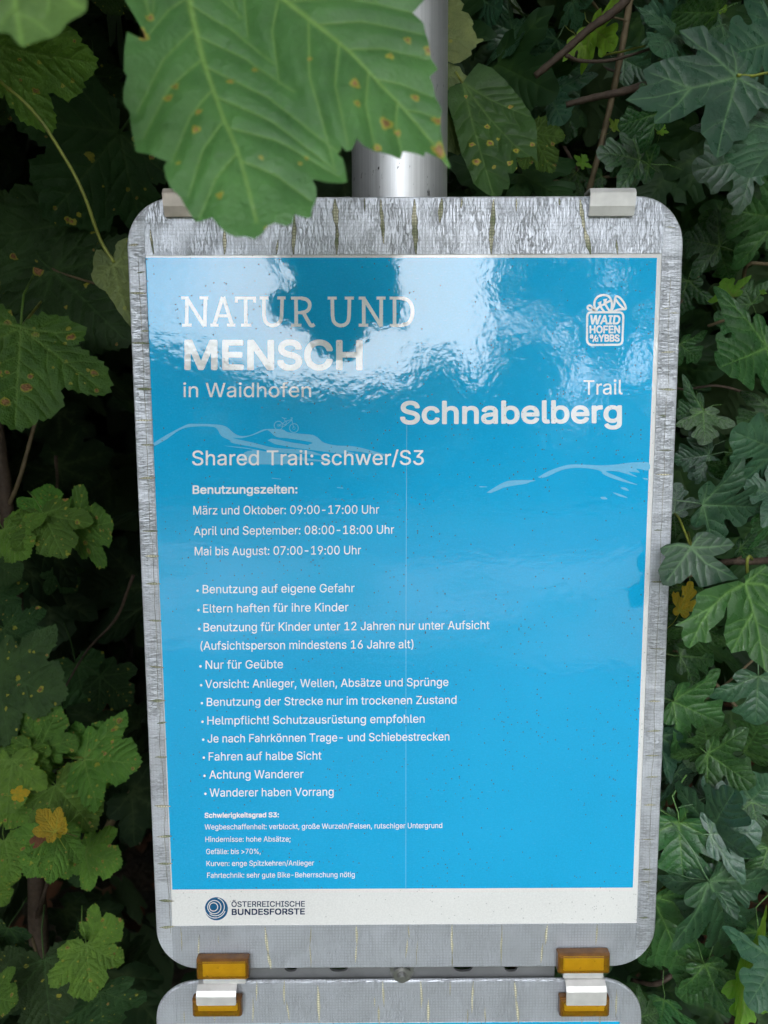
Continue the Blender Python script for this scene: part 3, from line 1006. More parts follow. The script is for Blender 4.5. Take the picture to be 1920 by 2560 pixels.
# ------------------------------------------------------------------ leaves
def leaf_mat(name, col, vein, under, spots=0.0, rough=0.38, spec=0.5, trans=0.22, hue=0.25, sscale=9.0, crumple=0):
    t = NT(name)
    info = t.n('ShaderNodeObjectInfo')
    off = t.n('ShaderNodeVectorMath', operation='SCALE')
    t.l(info.outputs['Random'], off.inputs['Scale'])
    off.inputs[0].default_value = (37, 23, 11)
    co = t.n('ShaderNodeVectorMath', operation='ADD')
    t.l(t.co, co.inputs[0])
    t.l(off.outputs['Vector'], co.inputs[1])
    co = co.outputs['Vector']
    att = t.n('ShaderNodeAttribute', attribute_name='vein')
    vn = att.outputs['Fac']
    nz = t.noise(5, 5, co)
    dark = [x * (1 - hue) for x in col]
    lite = [col[0] * (1 + 1.5 * hue), col[1] * (1 + hue), col[2] * (1 + 0.4 * hue)]
    c = t.mix(t.ramp(nz, 0.3, 0.7), dark, lite)
    # per leaf tone
    hs = t.n('ShaderNodeHueSaturation')
    t.put(hs.inputs['Hue'], t.ramp(info.outputs['Random'], 0, 1, 0.475, 0.515))
    rnd2 = t.math('FRACT', t.math('MULTIPLY', info.outputs['Random'], 17.3))
    t.put(hs.inputs['Value'], t.ramp(rnd2, 0, 1, 0.72, 1.3))
    t.put(hs.inputs['Color'], c)
    c = hs.outputs['Color']
    fine = t.noise(70, 3, co)
    c = t.mix(t.ramp(fine, 0.4, 0.7, 0, 0.13), c, dark)
    if spots:
        c0 = c
        for k, (sc, dens) in enumerate(((sscale, spots), (sscale * 2.1, spots * 0.8))):
            vo = t.n('ShaderNodeTexVoronoi', Scale=sc)
            wob = t.n('ShaderNodeVectorMath', operation='ADD')
            wn = t.n('ShaderNodeTexNoise', Scale=sc * 3, Detail=2)
            t.l(co, wn.inputs['Vector'])
            sc_ = t.n('ShaderNodeVectorMath', operation='SCALE')
            t.l(wn.outputs['Color'], sc_.inputs[0])
            sc_.inputs['Scale'].default_value = 0.35 / sc
            t.l(co, wob.inputs[0])
            t.l(sc_.outputs['Vector'], wob.inputs[1])
            t.l(wob.outputs['Vector'], vo.inputs['Vector'])
            cell = t.n('ShaderNodeSeparateColor')
            t.l(vo.outputs['Color'], cell.inputs['Color'])
            on = t.math('LESS_THAN', cell.outputs['Red'], dens)
            size = t.math('MULTIPLY', on, t.ramp(cell.outputs['Green'], 0, 1, 0.10, 0.30))
            ringm = t.math('LESS_THAN', vo.outputs['Distance'], size)
            core = t.math('LESS_THAN', vo.outputs['Distance'], t.math('MULTIPLY', size, t.ramp(cell.outputs['Blue'], 0.25, 0.6, 0.0, 0.75)))
            c = t.mix(t.math('MULTIPLY', ringm, 0.85), c, (0.34, 0.33, 0.035))
            brown = t.mix(t.ramp(t.noise(sc * 9, 2, co), 0.35, 0.65), (0.36, 0.17, 0.07), (0.16, 0.07, 0.03))
            c = t.mix(core, c, brown)
    ba = t.n('ShaderNodeAttribute', attribute_name='blot').outputs['Fac']
    c = t.mix(t.math('MINIMUM', t.math('MULTIPLY', vn, 1.15), 0.95), c, vein)
    c = t.mix(t.ramp(ba, 0.35, 0.6, 0, 0.9), c, (0.36, 0.34, 0.04))
    c = t.mix(t.ramp(ba, 0.75, 1.0, 0, 0.95), c, t.mix(t.ramp(t.noise(45, 2, co), 0.35, 0.65), (0.40, 0.19, 0.09), (0.15, 0.06, 0.03)))
    geo = t.n('ShaderNodeNewGeometry')
    und = t.mix(t.math('MULTIPLY', vn, 0.5), t.mix(t.ramp(nz, 0.3, 0.7), [x * 0.85 for x in under], under), [x * 0.55 for x in under])
    c = t.mix(geo.outputs['Backfacing'], c, und)
    t.put(t.b.inputs['Base Color'], c)
    t.put(t.b.inputs['Roughness'], t.math('ADD', t.ramp(t.noise(14, 4, co), 0.3, 0.7, rough - 0.06, rough + 0.10), t.math('MULTIPLY', geo.outputs['Backfacing'], 0.3)))
    t.b.inputs['Specular IOR Level'].default_value = spec
    h = t.math('ADD', t.math('MULTIPLY', t.noise(60, 3, co), 0.5), t.math('MULTIPLY', t.noise(20, 2, co), 0.8))
    t.l(t.bump(h, crumple or (0.0009 if not spots else 0.002)), t.b.inputs['Normal'])
    if trans:
        tr = t.n('ShaderNodeBsdfTranslucent')
        t.put(tr.inputs['Color'], t.mix(0.6, c, [min(1, col[0] * 2.6 + .02), min(1, col[1] * 2.2 + .02), col[2] * 0.6]))
        ms = t.n('ShaderNodeMixShader')
        ms.inputs[0].default_value = trans
        t.l(t.b.outputs[0], ms.inputs[1])
        t.l(tr.outputs[0], ms.inputs[2])
        t.l(ms.outputs[0], t.out.inputs['Surface'])
    return t.m


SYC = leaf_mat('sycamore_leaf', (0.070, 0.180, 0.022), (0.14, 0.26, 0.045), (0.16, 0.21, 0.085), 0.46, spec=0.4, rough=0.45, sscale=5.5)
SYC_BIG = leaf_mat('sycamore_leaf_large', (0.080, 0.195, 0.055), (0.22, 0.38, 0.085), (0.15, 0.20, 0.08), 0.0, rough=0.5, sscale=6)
SYC_DEEP_SHADE = leaf_mat('sycamore_leaf_deep_shade', (0.020, 0.060, 0.016), (0.045, 0.10, 0.026), (0.10, 0.14, 0.07), 0.26, rough=0.55, spec=0.3, sscale=5.5)  # dark copy of the sycamore green, deep shade put into its colour
SYC_SHADE = leaf_mat('sycamore_leaf_shaded', (0.040, 0.112, 0.024), (0.09, 0.17, 0.04), (0.10, 0.14, 0.07), 0.0, spec=0.35, rough=0.5, sscale=6)  # darker sycamore copy with the shade set in its colour
SYC_UNDER = leaf_mat('sycamore_leaf_pale', (0.13, 0.19, 0.065), (0.20, 0.26, 0.08), (0.115, 0.145, 0.050), 0.06, rough=0.55)
MAP = leaf_mat('maple_leaf', (0.025, 0.096, 0.028), (0.12, 0.25, 0.06), (0.09, 0.14, 0.07), 0.0, rough=0.27, spec=0.58, trans=0.15, crumple=0.0005)
MAP_BLUE = leaf_mat('maple_leaf_waxy', (0.028, 0.086, 0.050), (0.10, 0.20, 0.085), (0.09, 0.14, 0.07), 0.0, rough=0.30, spec=0.68, trans=0.12, crumple=0.0004)
MAP_YOUNG_SUNLIT = leaf_mat('maple_leaf_young_sunlit', (0.15, 0.34, 0.028), (0.26, 0.26, 0.07), (0.14, 0.22, 0.06), 0.0, rough=0.42, trans=0.4)  # brightened green also carries the sunlit flecks as colour
YELLOW = leaf_mat('yellow_leaf', (0.62, 0.46, 0.035), (0.42, 0.48, 0.06), (0.5, 0.4, 0.05), 0.15, rough=0.5, trans=0.3)
DRY = leaf_mat('dry_leaf', (0.22, 0.115, 0.055), (0.13, 0.07, 0.035), (0.24, 0.14, 0.08), 0.0, rough=0.65, spec=0.25, trans=0.1)
LITTER = leaf_mat('litter_leaf', (0.075, 0.042, 0.022), (0.05, 0.03, 0.02), (0.09, 0.055, 0.03), 0.0, rough=0.75, spec=0.15, trans=0.0)
BARK = simple('twig_bark', (0.060, 0.040, 0.026), 0.75, 0, 0.3, 160, 0.0006, 900)
BARK_L = simple('pale_stem', (0.12, 0.09, 0.045), 0.7, 0, 0.3, 120, 0.0005, 800)
STALK = simple('green_stalk', (0.20, 0.23, 0.035), 0.45, 0, 0.35, 60)


def seg_dist(P, poly):
    """distance from points to a polyline, with the place along it"""
    best = np.full(len(P), 1e9)
    L = 0
    where = np.zeros(len(P))
    tot = sum(np.linalg.norm(np.subtract(b, a)) for a, b in zip(poly, poly[1:])) or 1
    for a, b in zip(poly, poly[1:]):
        a, b = np.array(a, float), np.array(b, float)
        d = b - a
        ln = np.linalg.norm(d) or 1e-9
        t = np.clip(((P - a) @ d) / ln ** 2, 0, 1)
        dd = np.linalg.norm(P - (a + t[:, None] * d), axis=1)
        m_ = dd < best
        best[m_] = dd[m_]
        where[m_] = (L + t[m_] * ln) / tot
        L += ln
    return best, where


def inside(P, poly):
    poly = np.array(poly)
    c = np.zeros(len(P), bool)
    n = len(poly)
    for i in range(n):
        a, b = poly[i - 1], poly[i]
        cond = (a[1] > P[:, 1]) != (b[1] > P[:, 1])
        with np.errstate(divide='ignore', invalid='ignore'):
            xx = (b[0] - a[0]) * (P[:, 1] - a[1]) / (b[1] - a[1]) + a[0]
        c ^= cond & (P[:, 0] < xx)
    return c


def resample(poly, step, closed=True):
    out = []
    n = len(poly)
    for i in range(n if closed else n - 1):
        a, b = np.array(poly[i], float), np.array(poly[(i + 1) % n], float)
        k = max(1, int(round(np.linalg.norm(b - a) / step)))
        for j in range(k):
            out.append(a + (b - a) * j / k)
    if not closed:
        out.append(np.array(poly[-1], float))
    return out


def ray_len(o, d, poly):
    best = 1e9
    n = len(poly)
    for i in range(n):
        a, b = np.array(poly[i - 1]), np.array(poly[i])
        e_ = b - a
        det = d[0] * -e_[1] + d[1] * e_[0]
        if abs(det) < 1e-12:
            continue
        r_ = a - o
        t = (r_[0] * -e_[1] + r_[1] * e_[0]) / det
        s = (d[0] * r_[1] - d[1] * r_[0]) / det
        if t > 1e-4 and 0 <= s <= 1 and t < best:
            best = t
    return best


def side_veins(main, poly, n, ang=46, frac=0.92, t0=0.14, t1=0.9, rnd=None, others=()):
    """pinnate veins off a main vein"""
    rnd = rnd or random
    main = [np.array(p, float) for p in main]
    out = []
    ln = [0]
    for a, b in zip(main, main[1:]):
        ln.append(ln[-1] + np.linalg.norm(b - a))
    for i in range(n):
        for s in (1, -1):
            tt = (t0 + (t1 - t0) * (i + (0.25 if s > 0 else 0)) / n) * ln[-1]
            k = max(j for j in range(len(main) - 1) if ln[j] <= tt + 1e-9)
            d = main[k + 1] - main[k]
            d = d / np.linalg.norm(d)
            o = main[k] + d * (tt - ln[k])
            a = R(ang + rnd.uniform(-5, 5)) * s
            v = np.array((d[0] * math.cos(a) - d[1] * math.sin(a), d[0] * math.sin(a) + d[1] * math.cos(a)))
            L = min(ray_len(o, v, poly) * frac, ln[-1] * 0.75)
            if others:                      # stop where a neighbouring main vein is nearer
                ss = np.linspace(0.02, 1, 40) * L
                Q = o + v * ss[:, None] + d * (0.1 * ss ** 2 / max(L, 1e-6))[:, None]
                own = seg_dist(Q, main)[0]
                oth = np.min([seg_dist(Q, m2)[0] for m2 in others], 0)
                bad = np.nonzero(oth < own * 0.9)[0]
                if len(bad):
                    L = ss[bad[0]]
            if L < 0.03:
                continue
            mid = o + v * L * 0.5 - d * L * 0.05
            end = o + v * L + d * L * 0.10
            out.append([o, mid, end])
    return out


def leaf_mesh(name, outline, mains, sides, res, shape, vw=0.010, pucker=0.022, seed=0, stalk=None, mesh_seed=0):
    """a leaf blade in its own plane (base at the origin, middle lobe along +y): veins sunk between swollen fields,
    then bent by shape(x, y) -> height"""
    rnd = np.random.default_rng(seed)
    edge = resample(outline, res * 0.8)
    n = len(edge)
    lo, hi = np.min(edge, 0), np.max(edge, 0)
    gx, gy = np.meshgrid(np.arange(lo[0], hi[0], res), np.arange(lo[1], hi[1], res * 0.87))
    gx[1::2] += res / 2
    G = np.c_[gx.ravel(), gy.ravel()] + rnd.uniform(-.15, .15, (gx.size, 2)) * res
    vp = []
    for pl in mains:
        for o_ in (-vw, 0, vw):
            for p, q_ in zip(resample(pl, res * .7, False)[:-1], resample(pl, res * .7, False)[1:]):
                d = (q_ - p) / (np.linalg.norm(q_ - p) or 1)
                vp.append(p + np.array((-d[1], d[0])) * o_)
    for pl in sides:
        for o_ in (-vw * .55, 0, vw * .55):
            rs = resample(pl, res * .8, False)
            for p, q_ in zip(rs[:-1], rs[1:]):
                d = (q_ - p) / (np.linalg.norm(q_ - p) or 1)
                vp.append(p + np.array((-d[1], d[0])) * o_)
    vp = np.array(vp)
    # drop grid points that crowd the veins
    dm = np.full(len(G), 1e9)
    for pl in mains + sides:
        dm = np.minimum(dm, seg_dist(G, pl)[0])
    G = G[dm > res * 0.55]
    A = np.vstack([vp, G])
    A = A[inside(A, edge)]
    de = seg_dist(A, list(edge) + [edge[0]])[0]
    A = A[de > res * 0.3]
    pts = [Vector(p) for p in edge] + [Vector(p) for p in A]
    ov, _, of, _, _, _ = delaunay_2d_cdt(pts, [(i, (i + 1) % n) for i in range(n)], [], 1, 1e-7)
    V = np.array([(v.x, v.y) for v in ov])
    d1 = np.full(len(V), 1e9)
    vein = np.zeros(len(V))
    for pl in mains:
        d, wh = seg_dist(V, pl)
        wv = vw * (1.15 - 0.8 * wh)
        vein = np.maximum(vein, np.clip(1.25 - d / np.maximum(wv, 1e-4) * 0.8, 0, 1) * (1 - 0.45 * wh))
        d1 = np.minimum(d1, d)
    for pl in sides:
        d, wh = seg_dist(V, pl)
        vein = np.maximum(vein, np.clip(1.1 - d / (vw * .6), 0, 1) * 0.55 * (1 - 0.5 * wh))
        d1 = np.minimum(d1, d * 1.3)
    z = pucker * (1 - np.exp(-d1 / 0.05)) + np.array([shape(x, y) for x, y in V])
    co = [(x, y, zz) for (x, y), zz in zip(V, z)]
    fs = [tuple(f) for f in of]
    va = list(vein)
    if stalk:
        sv, sf = tube([(0, 0.01, 0.002)] + list(stalk), [0.011, 0.010, 0.010, 0.011][:len(stalk) + 1], 6)
        k = len(co)
        co += [tuple(p) for p in sv]
        fs += [tuple(k + i for i in f) for f in sf]
        va += [0.9] * len(sv)
    me = bpy.data.meshes.new(name)
    me.from_pydata(co, [], fs)
    me.polygons.foreach_set('use_smooth', [True] * len(me.polygons))
    at_ = me.attributes.new('vein', 'FLOAT', 'POINT')
    at_.data.foreach_set('value', np.array(va, np.float32))
    me.update()
    # blades face +z
    bm = bmesh.new()
    bm.from_mesh(me)
    nb = sum(1 for f in bm.faces if f.normal.z > 0)
    if nb < len(bm.faces) / 2:
        bmesh.ops.reverse_faces(bm, faces=bm.faces)
    bm.to_mesh(me)
    bm.free()
    return me


def toothed(half, tooth, amp, rnd):
    """add teeth that point towards the lobe's tip along each stretch of a half outline"""
    out = []
    for (a, b, fwd) in half:
        a, b = np.array(a, float), np.array(b, float)
        d = b - a
        L = np.linalg.norm(d)
        k = max(1, int(round(L / tooth)))
        nn = np.array((d[1], -d[0])) / L
        for j in range(k):
            h = amp * rnd.uniform(0.5, 1.3)
            bulge = 0.035 * math.sin(math.pi * j / k) * L / 0.3
            p = a + d * j / k + nn * bulge
            out.append(p)
            if fwd > 0:
                out.append(a + d * (j + 0.72) / k + nn * (h + bulge))
            elif fwd < 0:
                out.append(a + d * (j + 0.28) / k + nn * (h + bulge))
    return out


def warp(pts, rnd, k):
    ax, ay, p1, p2 = rnd.uniform(-1, 1), rnd.uniform(-1, 1), rnd.uniform(0, 6), rnd.uniform(0, 6)
    return [np.array((x + k * math.sin(3.1 * y + p1) * ax + k * .4 * math.sin(9 * y + p2), y + k * math.sin(2.7 * x + p2) * ay)) for x, y in pts]


def sycamore(seed, res, toothy=True, stalk=True, teeth=0.075):
    rnd = random.Random(seed)
    lob = rnd.uniform(0.9, 1.1)
    tip1 = (0.70 * lob, 0.56)
    tip2 = (0.52, -0.04)
    H = [((0.02, -0.02), (0.20, -0.17), 1), ((0.20, -0.17), (0.38, -0.15), 1), ((0.38, -0.15), tip2, 1), (tip2, (0.42, 0.13), -1), ((0.42, 0.13), (0.56, 0.20), 1), ((0.56, 0.20), (0.70, 0.34), 1), ((0.70, 0.34), tip1, 1),
         (tip1, (0.50, 0.58), -1), ((0.50, 0.58), (0.23, 0.45), -1), ((0.23, 0.45), (0.33, 0.60), 1), ((0.33, 0.60), (0.35, 0.76), 1), ((0.35, 0.76), (0.18, 0.88), 1), ((0.18, 0.88), (0, 1.0), 1)]
    rt_ = toothed(H, teeth, 0.026, rnd) + [np.array((0, 1.0))]
    lt_ = [np.array((-x, y)) for x, y in toothed(H, teeth, 0.026, rnd)][::-1]
    # seen from above the right side runs first: orientation is fixed afterwards
    out = warp(rt_ + lt_, rnd, 0.028)
    tips = warp([(0, 1.0), tip1, (-tip1[0], tip1[1]), tip2, (-tip2[0], tip2[1])], random.Random(seed * 0 + 1), 0.0)
    mains = [[(0, 0), (t[0] * .5 + rnd.uniform(-.01, .01), t[1] * .5 + (0.02 if t[0] else 0)), (t[0] * .96, t[1] * .96)] for t in tips]
    sides = []
    for m_, k in zip(mains, (5, 4, 4, 2, 2)):
        sides += side_veins(m_, out, k, rnd=rnd, others=[x for x in mains if x is not m_])
    b1, b2, b3 = rnd.uniform(-.16, .03), rnd.uniform(-.10, .14), rnd.uniform(-.06, .06)
    ph = rnd.uniform(0, 6)
    shape = lambda x, y: b1 * y * y + b2 * abs(x) ** 1.3 + b3 * x * y + 0.022 * math.sin(7 * x + ph) * math.cos(6 * y + ph) - 0.10 * max(0, abs(x) - .4) ** 1.5
    st = [(0, -.18, -.02), (rnd.uniform(-.05, .05), -.42, -.09), (rnd.uniform(-.1, .1), -.75, -.26)] if stalk else None
    return leaf_mesh('leaf', out, mains, sides, res, shape, 0.013, 0.028, seed, st)


def maple(seed, res, stalk=True):
    rnd = random.Random(seed)
    a = rnd.uniform(0.9, 1.12)
    half = [(0.015, -0.015), (0.10, -0.09), (0.22, -0.12), (0.33, -0.09), (0.39, -0.01), (0.38, 0.06), (0.31, 0.13), (0.42, 0.16), (0.55, 0.21), (0.66 * a, 0.29), (0.74 * a, 0.38), (0.74 * a, 0.46), (0.66, 0.50), (0.57, 0.50), (0.50, 0.54), (0.41, 0.54), (0.31, 0.48), (0.215, 0.44),
            (0.235, 0.53), (0.30, 0.62), (0.36, 0.69), (0.36, 0.76), (0.28, 0.80), (0.20, 0.83), (0.17, 0.91), (0.10, 0.975)]
    if rnd.random() < 0.4:       # plainer lobes
        half = [p for p in half if p not in ((0.57, 0.50), (0.50, 0.54), (0.28, 0.80))]
    j = lambda p: (p[0] + rnd.uniform(-.02, .02), p[1] + rnd.uniform(-.02, .02))
    ctrl = [(0, 0.0)] + [j(p) for p in half] + [(0, 1.0)] + [j((-x, y)) for x, y in half[::-1]]
    out = warp(spline(ctrl, 4, True), rnd, 0.03)
    tips = [(0, 1.0), (0.73 * a, 0.43), (-0.73 * a, 0.43), (0.38, -0.02), (-0.38, -0.02)]
    mains = [[(0, 0), (t[0] * .5, t[1] * .5 + (0.015 if t[0] else 0)), (t[0] * .95, t[1] * .95)] for t in tips]
    sides = []
    for m_, k in zip(mains, (4, 3, 3, 1, 1)):
        sides += side_veins(m_, out, k, ang=42, t0=0.25, rnd=rnd, others=[x for x in mains if x is not m_])
    b1, b2, b3 = rnd.uniform(-.22, .05), rnd.uniform(-.05, .22), rnd.uniform(-.1, .1)
    ph = rnd.uniform(0, 6)
    shape = lambda x, y: b1 * y * y + b2 * abs(x) ** 1.2 + b3 * x * y + 0.03 * math.sin(6 * x + ph) * math.cos(5 * y + ph) - 0.25 * max(0, abs(x) - .45) ** 1.5
    st = [(0, -.15, -.02), (rnd.uniform(-.08, .08), -.40, -.10), (rnd.uniform(-.15, .15), -.72, -.25)] if stalk else None
    return leaf_mesh('leaf', out, mains, sides, res, shape, 0.0105, 0.020, seed, st)


def frame(base, tip, Y, dY=0.0, roll=0.0, pitch=0.0):
    B, T = at(*base, Y), at(*tip, Y + dY)
    y = T - B
    L = y.length
    y.normalize()
    v = (CAM - B).normalized()
    n = (v - y * v.dot(y)).normalized()
    n = Matrix.Rotation(R(roll), 3, y) @ n
    x = y.cross(n)
    return B, x, y, n, L


class Plant:
    def __init__(self, name, root, label, cat, group=None):
        self.o = empty(name, root, label, cat, group)
        self.root = Vector(root)
        self.n = 0

    def put(self, me, mat, B, x, y, n, L, wd=1.0, label=None, name='leaf'):
        key = (me.name, mat.name)
        src = CACHE.get(key)
        if src is None:
            m2 = me.copy() if len(me.materials) else me
            m2.materials.clear()
            m2.materials.append(mat)
            src = bpy.data.objects.new('leaf', m2)
            CACHE[key] = src
        o = src.copy()
        o.name = name
        C.objects.link(o)
        o.parent = self.o
        Mx = Matrix(((x * L * wd), (y * L), (n * L))).transposed().to_4x4()
        Mx.translation = B - self.root
        o.matrix_local = Mx
        if label:
            o['label'] = label
        self.n += 1
        return o

    def leaf(self, me, mat, base, tip, Y, dY=0.0, roll=0.0, wd=1.0, label=None):
        return self.put(me, mat, *frame(base, tip, Y, dY, roll), wd, label)

    def twig(self, pts, rad, mat, name='twig', n=8):
        """pts: (px, py, Y) ; rad in metres"""
        P = [at(px, py, Y) for px, py, Y in pts]
        P = [Vector(p) for p in spline([tuple(p) for p in P], 6)]
        k = len(P)
        r_ = rad if not isinstance(rad, tuple) else [rad[0] + (rad[1] - rad[0]) * i / (k - 1) for i in range(k)]
        if not isinstance(r_, list):
            r_ = [r_] * k
        r_ = [x * (1 + 0.09 * math.sin(i * 2.3)) for i, x in enumerate(r_)]
        vs, fs = tube(P, r_, n)
        return link(name, mesh(name, vs, fs, True), mat, self.o, self.root)

    def traced(self, px, mains_px, mat, Y, tilt=(0, 0), bend=0.0, res=0.0016, Lu=0.1, vw=0.0011, pucker=0.0018, sides_n=4, label=None, seed=3, wave=0.0015, blots=(), step=None):
        """a leaf whose blade lies in a tilted plane through Y; outline and veins given as photograph pixels"""
        b = mains_px[0][0]
        O = at(*b, Y)
        nrm = Vector((math.sin(R(tilt[0])), -1, math.sin(R(tilt[1])))).normalized()

        def on(p):
            d = FWD * PXF + RGT * (p[0] - 960) + UPV * (1280 - p[1])
            return CAM + d * ((O - CAM).dot(nrm) / d.dot(nrm))
        tip = on(mains_px[0][-1])
        y = (tip - O).normalized()
        x = y.cross(nrm)
        loc = lambda p: (((on(p) - O).dot(x)) / Lu, ((on(p) - O).dot(y)) / Lu)
        out = [loc(p) for p in px]
        mains = [[loc(p) for p in m_] for m_ in mains_px]
        rnd = random.Random(seed)
        sides = []
        for m_ in mains:
            sides += side_veins(m_, out, sides_n, ang=44, rnd=rnd, others=[x for x in mains if x is not m_])
        ph = rnd.uniform(0, 6)
        sh = lambda u, v: bend * u * u + wave / Lu * math.sin(5 * u + ph) * math.cos(4 * v + ph)
        if step:
            a_, b_ = np.array(loc(step[0])), np.array(loc(step[1]))
            e_ = (b_ - a_) / np.linalg.norm(b_ - a_)
            flat = sh

            def sh(u, v):
                r_ = np.array((u, v)) - a_
                sd_ = r_[0] * e_[1] - r_[1] * e_[0]
                al = min(1.0, max(0.0, float(r_ @ e_) / np.linalg.norm(b_ - a_)))
                return flat(u, v) - step[2] / Lu * al ** 0.7 / (1 + math.exp(-sd_ * Lu / step[3])) * math.exp(-abs(sd_) * Lu / 0.05)
        me = leaf_mesh('leaf', out, mains, sides, res / Lu, sh, vw / Lu, pucker / Lu, seed)
        if blots:
            V = np.array([v.co[:2] for v in me.vertices])
            val = np.zeros(len(V))
            for (bx_, by_, br_) in blots:
                c_ = np.array(loc((bx_, by_)))
                rr_ = abs(loc((bx_ + br_, by_))[0] - c_[0]) + abs(loc((bx_ + br_, by_))[1] - c_[1])
                e1 = V - c_
                ang_ = np.arctan2(e1[:, 1], e1[:, 0])
                d_ = np.hypot(e1[:, 0], e1[:, 1]) / (rr_ * (1 + 0.22 * np.sin(3 * ang_ + bx_) + 0.15 * np.sin(5 * ang_ + by_)))
                val = np.maximum(val, np.clip(1.5 - d_, 0, 1.5))
            at_ = me.attributes.new('blot', 'FLOAT', 'POINT')
            at_.data.foreach_set('value', val.astype(np.float32))
        return self.put(me, mat, O, x, y, nrm, Lu, 1.0, label)


CACHE = {}
SYC_T = [sycamore(s, 0.042) for s in (11, 12, 13, 14, 15)]
MAP_T = [maple(s, 0.042) for s in (21, 22, 23, 24, 25, 26)]

# ------------------------------------------------------------------ overhanging sycamore branch
branch = Plant('sycamore_branch', at(330, -420, -0.12), 'sycamore branch overhanging the board, its big spotted leaves covering the top edge', 'branch')
za = lambda x, y: (300 + x / 3.456, y / 3.456)
zb_ = lambda x, y: (680 + x / 3.456, y / 3.456)
HERO = ([za(*p) for p in ((-60, -150), (-90, -60), (40, 0), (110, 110), (175, 215), (210, 300), (150, 305), (62, 275), (42, 420), (35, 620), (62, 660), (25, 780), (25, 870), (70, 940), (88, 1080), (112, 1200), (125, 1285), (230, 1310), (330, 1352), (395, 1368),
                          (372, 1425), (400, 1540), (430, 1610), (520, 1690), (560, 1770), (605, 1840), (640, 1892), (700, 1902), (795, 1885), (850, 1960), (920, 2030), (1000, 2062), (1090, 2058), (1165, 2082), (1235, 2030), (1272, 1968), (1335, 1940), (1445, 1970), (1490, 1945), (1510, 1870), (1620, 1895), (1650, 1885))]
        + [zb_(*p) for p in ((348, 1795), (385, 1690), (380, 1605), (345, 1545), (480, 1556), (650, 1528), (640, 1440), (612, 1330), (565, 1282), (600, 1262), (596, 1236), (640, 1282), (690, 1290), (732, 1212), (790, 1275), (900, 1300), (1000, 1332), (1112, 1346), (1136, 1266),
                             (1230, 1290), (1320, 1312), (1335, 1262), (1400, 1282), (1470, 1290), (1552, 1372), (1562, 1350), (1500, 1210), (1490, 1150), (1470, 1060), (1472, 960), (1482, 885), (1430, 780), (1400, 680), (1370, 625), (1440, 560), (1380, 450), (1345, 300), (1310, 200), (1220, 100), (1280, 50), (1340, 0), (1300, -150))]
        + [(980, -110), (880, -170), (760, -210), (680, -270), (560, -300), (470, -290), (440, -215), (360, -280), (290, -230), (270, -130)])
mA = [(440, -215), (458, -90), (473, 0), (502, 124), (530, 210), (557, 289), (592, 370), (618, 460), (641, 555)]
mB = [(440, -215), (600, -110), (732, 6), (801, 64), (880, 130), (952, 203), (1007, 252), (1085, 333), (1126, 390)]
mC = [(440, -215), (350, -120), (300, -40)]
mD = [(440, -215), (640, -215), (900, -130)]
branch.traced(HERO, [mA, mB, mC, mD], SYC_BIG, -0.185, tilt=(4, 24), bend=-0.05, res=0.0011, pucker=0.0019, sides_n=7, vw=0.0010, wave=0.0030, step=((455, -180), (853, 362), 0.0055, 0.0022), label='largest leaf, hanging over the top edge with a browned notch',
              blots=[(573, 188, 8), (634, 153, 7), (436, 205, 9), (418, 236, 10), (495, 273, 8), (489, 322, 10), (550, 490, 8), (372, 29, 9), (352, 75, 14), (444, 402, 5), (887, 211, 11), (894, 262, 8), (1020, 98, 8), (1072, 117, 9), (975, 137, 9), (1040, 231, 9), (1097, 279, 12), (966, 304, 14),
                     (995, 320, 8), (1101, 350, 15), (1104, 362, 10), (943, 367, 9), (774, 143, 5), (655, 396, 6), (751, 405, 6), (765, 385, 5), (690, 572, 9), (670, 575, 8), (358, 88, 10)])
bl = lambda x, y: (x / 3.95, y / 3.95)
branch.traced([bl(*p) for p in ((860, -40), (862, 40), (850, 100), (790, 160), (700, 222), (640, 270), (590, 315), (500, 345), (400, 382), (300, 410), (200, 425), (140, 385), (90, 315), (0, 300), (-150, 300), (-400, 200), (-500, -100), (-300, -500), (100, -700), (500, -600), (800, -300))],
              [[bl(100, -640), bl(120, -300), bl(150, 100), bl(195, 415)], [bl(100, -640), bl(420, -300), bl(700, 0), bl(820, 90)]], SYC_BIG, -0.25, tilt=(-6, 30), res=0.0025, sides_n=3, label='pale leaf closest to the camera in the corner', seed=8)
# leaf whose paler underside shows left of the board, on a long stalk
zc = lambda x, y: (x / 3.95, 520 + y / 3.95)
un = branch.traced([zc(*p) for p in ((1130, 555), (1085, 480), (1030, 425), (980, 428), (952, 500), (938, 560), (940, 610), (920, 660), (928, 720), (960, 765), (1000, 800), (1060, 830), (1130, 945), (1180, 1030), (1225, 1095), (1290, 1175), (1400, 1320), (1560, 1180), (1700, 950), (1740, 700), (1660, 480), (1500, 330), (1330, 292), (1250, 296), (1180, 340), (1155, 380), (1160, 420), (1140, 470))],
                   [[zc(1130, 560), zc(1160, 720), zc(1220, 950), zc(1330, 1200)], [zc(1130, 560), zc(1050, 640), zc(980, 750)], [zc(1130, 560), zc(1260, 600), zc(1600, 760)], [zc(1130, 560), zc(1230, 490), zc(1400, 380)]],
                   SYC_UNDER, 0.035, tilt=(-20, 8), res=0.0022, sides_n=3, vw=0.0012, label='leaf showing its dull olive underside beside the left tape', seed=5)
